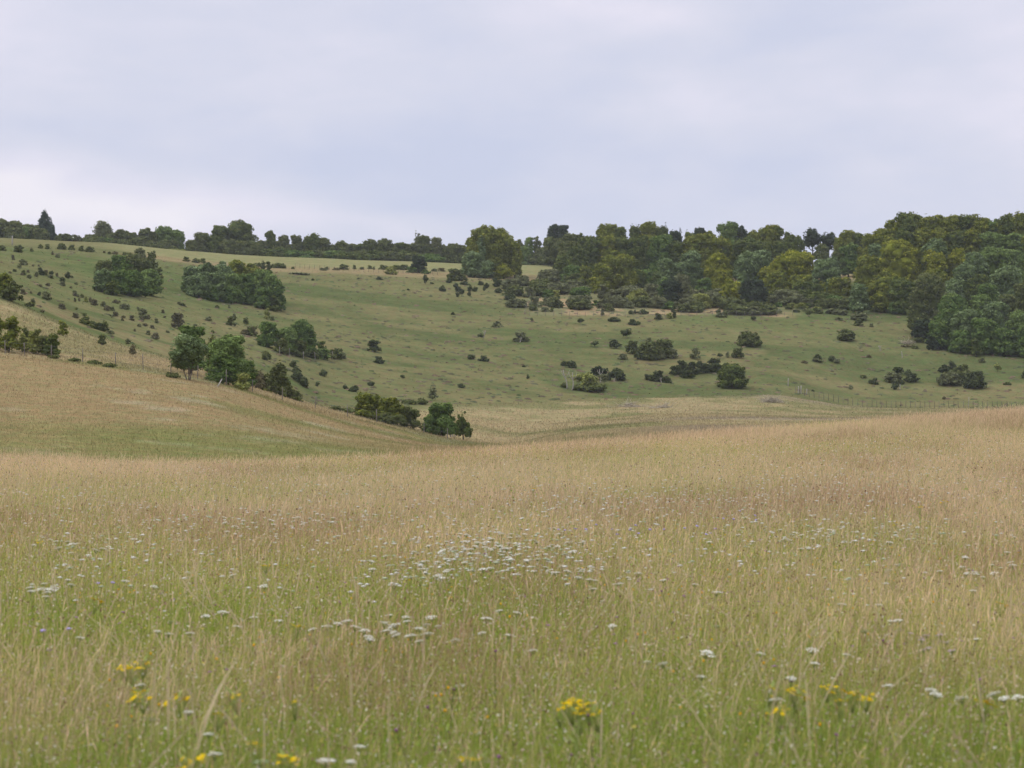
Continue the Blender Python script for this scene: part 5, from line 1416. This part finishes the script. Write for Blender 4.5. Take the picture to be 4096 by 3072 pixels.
# the ones that stand out, one by one (photo pixels of the head)
SOLO = [('carrot', 893, 2450, 1.15, 'largest bright white umbel left of centre, in straw grass'), ('carrot', 947, 2507, .9, 'white umbel just below the largest left umbel'), ('carrot', 823, 2465, .9, 'dull white umbel left of the largest left umbel'),
        ('carrot', 322, 2552, 1.1, 'bright white umbel beside lilac flowers at lower left'), ('carrot', 630, 2527, 1.0, 'left head of the white umbels in a row at lower left'), ('carrot', 675, 2537, 1.0, 'right head of the white umbels in a row at lower left'),
        ('carrot', 762, 2535, .95, 'single white umbel right of the lower left row'), ('carrot', 1385, 2486, 1.3, 'bright white double umbel near the foreground centre left'), ('carrot', 1352, 2495, .9, 'smaller umbel touching the bright double umbel'),
        ('carrot', 1015, 2470, .9, 'white umbel left of the small yellow cluster'), ('carrot', 1115, 2484, .9, 'white umbel above the small yellow cluster'), ('carrot', 1190, 2432, .85, 'thin white umbel seen edge-on left of centre'),
        ('carrot', 616, 2348, 1.0, 'edge-on white umbel in brown grass at left'), ('carrot', 500, 2325, 1.0, 'round white umbel in brown grass at left'), ('carrot', 272, 2320, 1.0, 'edge-on white umbel at far left'), ('carrot', 930, 2302, 1.1, 'bright round white umbel above the green patch left of centre'),
        ('carrot', 1055, 2605 - 260, 1.0, 'pale umbel right of the bright round one'), ('carrot', 1948, 2476, 1.2, 'slanted bright umbel among straw stems at centre'), ('carrot', 1998, 2443, .95, 'edge-on umbel above the slanted bright umbel'), ('carrot', 2068, 2452, 1.1, 'white umbel right of the slanted bright umbel'),
        ('carrot', 1582, 2500, 1.1, 'white umbel in the foreground group of seven'), ('carrot', 1624, 2470, 1.0, 'highest white umbel in the foreground group of seven'), ('carrot', 1706, 2500, 1.1, 'rightmost white umbel in the foreground group of seven'), ('carrot', 1680, 2516, 1.0, 'lower right umbel in the foreground group of seven'),
        ('carrot', 1480, 2558, 1.1, 'lowest left umbel in the foreground group of seven'), ('carrot', 1675, 2566, .95, 'lowest small umbel in the foreground group of seven'), ('carrot', 1640, 2545, .95, 'faint umbel inside the foreground group of seven'),
        ('carrot', 2040, 2543, 1.0, 'white umbel below the slanted bright umbel'), ('carrot', 1820, 2563, .9, 'white umbel low between straw stems at centre'), ('carrot', 1925, 2534, 1.0, 'white umbel low left of the slanted bright one'), ('carrot', 2130, 2604, 1.1, 'thin edge-on umbel by a reddish seed head'),
        ('carrot', 2450, 2505, .9, 'lone little umbel right of centre'), ('carrot', 2650, 2658, 1.1, 'bright umbel at right of the straw clump'), ('carrot', 2590, 2648, 1.0, 'dull umbel left of the bright one by the straw clump'),
        ('carrot', 3250, 2602, 1.15, 'long edge-on white umbel in the right foreground'), ('carrot', 3045, 2616, 1.15, 'tilted umbel left of the long edge-on one'), ('carrot', 2830, 2615, 1.15, 'tilted white umbel at the left of the right foreground'), ('carrot', 3385, 2620, .9, 'small umbel right of the long edge-on one'),
        ('carrot', 3258, 2655, 1.0, 'thin umbel below the long edge-on one'), ('carrot', 2806, 2708, 1.0, 'white umbel low under the tilted left one'), ('carrot', 3166, 2715, .9, 'small white umbel above the yellow flowers at right'), ('carrot', 3595, 2482, 1.1, 'bright umbel of the close pair at right'),
        ('carrot', 3566, 2485, 1.1, 'paler umbel of the close pair at right'), ('carrot', 3910, 2557, 1.0, 'white umbel right of the pinkish drift'), ('carrot', 3515, 2420, .9, 'white umbel above the close pair at right'), ('carrot', 3368, 2418, 1.0, 'edge-on umbel high left of the close pair'),
        ('carrot', 3556, 2745, .9, 'thin slanted umbel over the yellow cluster at right'), ('carrot', 3100, 2800, .9, 'small umbel between two yellow clusters at right'), ('carrot', 4015, 2795, 1.1, 'bright umbel right of the small yellow cluster at far right'), ('carrot', 4070, 2790, .9, 'white umbel near the right frame edge'),
        ('carrot', 3745, 2780, 1.1, 'fluffy off-white umbel between the yellow clusters at far right'), ('carrot', 3725, 2762, 1.0, 'upper fluffy off-white umbel at far right'), ('carrot', 3845, 2795, .95, 'greyish fluffy umbel left of the far right yellow cluster'), ('carrot', 3975, 2780, .95, 'pale umbel just above the far right yellow cluster'),
        ('carrot', 1300, 3047, 1.1, 'long white umbel at the bottom frame edge left of centre'), ('carrot', 1320, 3045, 1.0, 'umbel touching the long one at the bottom edge'), ('carrot', 1438, 2988, .8, 'small tilted umbel near the bottom left of centre'), ('carrot', 1405, 3048, .8, 'folded umbel at the bottom edge'),
        ('carrot', 834, 2938, .8, 'small white umbel low on the dark green patch'), ('carrot', 560, 2742, .9, 'fuzzy white umbel above the yellow flowers at lower left'), ('carrot', 860, 3020, .95, 'greyish round umbel at the bottom left'), ('carrot', 755, 2850, .8, 'thin faint umbel left of the dark green patch'),
        ('closed', 683, 2487, .9, 'pale green closed umbel above the lower left row'), ('closed', 1945, 2415, 1.2, 'greenish unopened umbel at centre'), ('closed', 3328, 2362, 1.0, 'greenish unopened umbel in brown grass at right'), ('closed', 2865, 2505, 1.0, 'tangled green umbel head at the right of centre'), ('closed', 1045, 3050, 1.3, 'pale green round head at the bottom edge'),
        ('closed', 3460, 2525, 1.1, 'flat greenish umbel left of the pinkish drift'), ('closed', 610, 2880, .9, 'cream round bud head at lower left')]
for k_, x_, y_, s_, lb in SOLO:
    flower(k_, x_, y_, lb, size=s_)
RAG = [(567, 2790, 1.25, 'bright yellow cluster at lower left, biggest there'), (548, 2768, .8, 'small yellow cluster crowning the biggest lower left one'), (708, 2802, 1.15, 'yellow cluster right of the biggest lower left one'), (495, 2675, .9, 'left yellow cluster of the pair at lower left'),
       (532, 2677, 1.0, 'right yellow cluster of the pair at lower left'), (572, 2655, .9, 'yellow cluster above the lower left pair'), (388, 2405, 1.0, 'wide yellow cluster in brown grass at far left'), (296, 2412, .6, 'tiny yellow cluster left of the wide far left one'), (330, 2445, .7, 'small yellow cluster under the wide far left one'),
       (1185, 2507, 1.0, 'yellow cluster among the white umbels left of centre'), (760, 3057, 1.2, 'yellow cluster on the bottom edge at left'), (1140, 3048, 1.1, 'yellow cluster on the bottom edge left of centre'), (1870, 3042, .9, 'yellow cluster on the bottom edge at centre'), (1905, 3036, .5, 'tiny yellow cluster beside the bottom centre one'),
       (2285, 2822, 1.1, 'upper left yellow head of the large centre plant'), (2310, 2815, 1.0, 'upper middle yellow head of the large centre plant'), (2345, 2835, 1.2, 'right yellow head of the large centre plant'), (2318, 2860, .8, 'lower yellow head of the large centre plant'), (2375, 2855, .7, 'stray right yellow head of the large centre plant'), (2245, 2840, .5, 'stray left yellow head of the large centre plant'),
       (3180, 2768, 1.2, 'upper yellow head of the tall plant at right'), (3200, 2790, 1.1, 'lower yellow head of the tall plant at right'), (3120, 2851, 1.15, 'yellow cluster low left of the tall right plant'), (3085, 2758, .6, 'orange-yellow small cluster left of the tall right plant'),
       (3355, 2768, 1.1, 'left yellow head of the wide right plant'), (3315, 2752, .8, 'dim yellow head at the left end of the wide right plant'), (3420, 2785, 1.1, 'middle yellow head of the wide right plant'), (3460, 2790, 1.1, 'right yellow head of the wide right plant'), (3370, 2805, .7, 'lowest yellow head of the wide right plant'),
       (3945, 2815, 1.1, 'yellow cluster near the right frame edge'), (4010, 2422, 1.0, 'yellow cluster in pinkish grass at far right'), (3775, 2008, 1.1, 'yellow cluster in the middle distance at right'), (3680, 2030, .9, 'faint yellow cluster left of the middle-distance one'), (3585, 2100, 1.2, 'loose yellow cluster in straw at right middle'),
       (2135, 1953, 1.2, 'yellow cluster in the middle distance at centre'), (155, 2170, 1.0, 'yellow cluster in straw grass at far left middle'), (1065, 2262, .7, 'orange-yellow cluster above the round umbel at left'), (1025, 2978, .7, 'orange-yellow cluster near the bottom on dark green'), (875, 2860, .6, 'small yellow spike left of the dark green patch'), (940, 2785, .5, 'thin yellow spike above the dark green patch'), (1185, 2810, .5, 'thin yellow spike right of the dark green patch')]
for x_, y_, s_, lb in RAG:
    flower('ragwort', x_, y_, lb, size=s_ * .82)
# drifts: nothing in the photo tells the members of a drift apart
DRIFTS = [('carrot', 1980, 2185, 260, 60, 50, 'white umbel in the dense white drift at centre'),
          ('carrot', 1700, 2270, 230, 60, 24, 'white umbel left in the lower part of the centre drift'),
          ('carrot', 2250, 2280, 200, 50, 12, 'white umbel right in the lower part of the centre drift'),
          ('carrot', 1150, 2080, 260, 50, 22, 'small white umbel in the left middle drift'),
          ('carrot', 1560, 2510, 200, 45, 12, 'faint white umbel behind the foreground group of seven'),
          ('carrot', 380, 2200, 200, 50, 12, 'small white umbel in brown grass at the left'),
          ('carrot', 180, 2350, 130, 35, 9, 'white umbel by the far left edge'),
          ('carrot', 3250, 2150, 330, 50, 20, 'small white umbel in the right middle straw'),
          ('carrot', 3900, 2250, 160, 90, 14, 'white umbel in green grass at the far right'),
          ('carrot', 2500, 2330, 220, 70, 8, 'scattered white umbel right of the centre drift')]
for k_, x_, y_, rx, ry, n, lb in DRIFTS:
    for i in range(int(n * 1.4)):
        flower(k_, x_ + rg.normal() * rx * .6, y_ + rg.normal() * ry * .6, lb, group=lb.replace('umbel', 'umbels'), size=rg.uniform(.75, 1.2))
for i in range(10):
    flower('pink', 3720 + rg.normal() * 90, 2575 + rg.normal() * 28, 'pinkish flat flower head in the small drift at right', 'pinkish heads at right', size=rg.uniform(.8, 1))
for x_, y_, rx, ry, n, lb in ((2450, 2115, 200, 22, 12, 'tiny lilac flower in the middle-distance lilac row'), (2790, 2120, 90, 30, 5, 'tiny lilac flower right of the lilac row'), (3000, 2070, 200, 30, 5, 'tiny lilac flower in the right middle straw')):
    for i in range(n):
        flower('scabious', x_ + rg.normal() * rx * .6, y_ + rg.normal() * ry * .6, lb, 'lilac flowers ' + lb.split('flower ')[1], size=rg.uniform(.8, 1.1))
for x_, y_, lb in ((170, 2522, 'lilac flower head at lower left, wider one'), (273, 2515, 'lilac flower head at lower left beside the bright umbel'), (452, 2330, 'lilac flower in brown grass at left'), (392, 2333, 'faint lilac flower in brown grass at left')):
    flower('scabious', x_, y_, lb)
for x_, y_, rx, ry, n, lb in ((2500, 2400, 1300, 180, 60, 'tiny orange-yellow blossom among the grass of the near meadow'), (1900, 2700, 1500, 220, 34, 'tiny orange blossom deep in the foreground grass')):
    for i in range(n):
        flower('trefoil', np.clip(x_ + rg.uniform(-1, 1) * rx, 10, 4086), y_ + rg.uniform(-1, 1) * ry, lb, lb.replace('blossom', 'blossoms'), size=rg.uniform(.45, .85))
for i in range(14):
    flower('knapweed', rg.uniform(1300, 4080), rg.uniform(2350, 3050), 'dull purple-brown flower head in the near grass', 'dull purple heads in the near grass', size=rg.uniform(.4, .7))
# the far multitude in one object
for x_, y_, rx, ry, n in ((1000, 2080, 600, 60, 130), (2400, 1980, 500, 40, 90), (2700, 2010, 500, 50, 110), (3500, 1930, 500, 60, 200), (2600, 2080, 900, 60, 90), (3300, 2130, 600, 60, 90), (2000, 2190, 500, 60, 70), (3500, 1800, 500, 60, 120), (1300, 1960, 500, 40, 60), (2050, 2060, 700, 60, 60), (2000, 2200, 330, 70, 120), (1800, 2290, 400, 60, 50), (2900, 2250, 900, 90, 90), (500, 2250, 500, 120, 50), (1600, 1900, 900, 40, 90), (300, 1990, 500, 50, 60), (700, 2150, 500, 80, 40)):
    for i in range(int(n * 1.4)):
        flower(('carrot', 'carrot', 'closed')[i % 3], np.clip(x_ + rg.normal() * rx * .7, -50, 4150), y_ + rg.normal() * ry * .7, '', far=True, size=rg.uniform(.5, .95))
for i in range(260):
    flower('trefoil', rg.uniform(0, 4096), rg.uniform(2000, 2400), '', far=True, size=.38)
for i in range(60):
    flower('knapweed', rg.uniform(0, 4096), rg.uniform(2000, 2700), '', far=True, size=.5)
tag(far_mb.build('distant_flowers', M_PETAL), kind='stuff', cat='flowers', label='countless distant white and yellow flower heads speckling the meadow')
print('flowers', CNT, 'plants', len(PLANTS))

# ------------------------------------------------------------------ haze: the air between the camera and the far wood
hz = MB()
x0, x1, y0, y1, z0, z1 = -1200, 1200, -40, 1400, -75, 95
hz.add([(x0, y0, z0), (x1, y0, z0), (x1, y1, z0), (x0, y1, z0), (x0, y0, z1), (x1, y0, z1), (x1, y1, z1), (x0, y1, z1)],
       np.array([(0, 3, 2, 1), (4, 5, 6, 7), (0, 1, 5, 4), (1, 2, 6, 5), (2, 3, 7, 6), (3, 0, 4, 7)]))
m = bpy.data.materials.new('air'); m.use_nodes = True; m.node_tree.nodes.clear()
o_ = m.node_tree.nodes.new('ShaderNodeOutputMaterial'); v_ = m.node_tree.nodes.new('ShaderNodeVolumePrincipled')
v_.inputs['Color'].default_value = (.90, .93, 1, 1); v_.inputs['Density'].default_value = 0.00010; v_.inputs['Anisotropy'].default_value = 0.2
m.node_tree.links.new(v_.outputs[0], o_.inputs['Volume'])
tag(hz.build('haze', m), kind='stuff', cat='haze', label='thin pale summer haze over the valley')
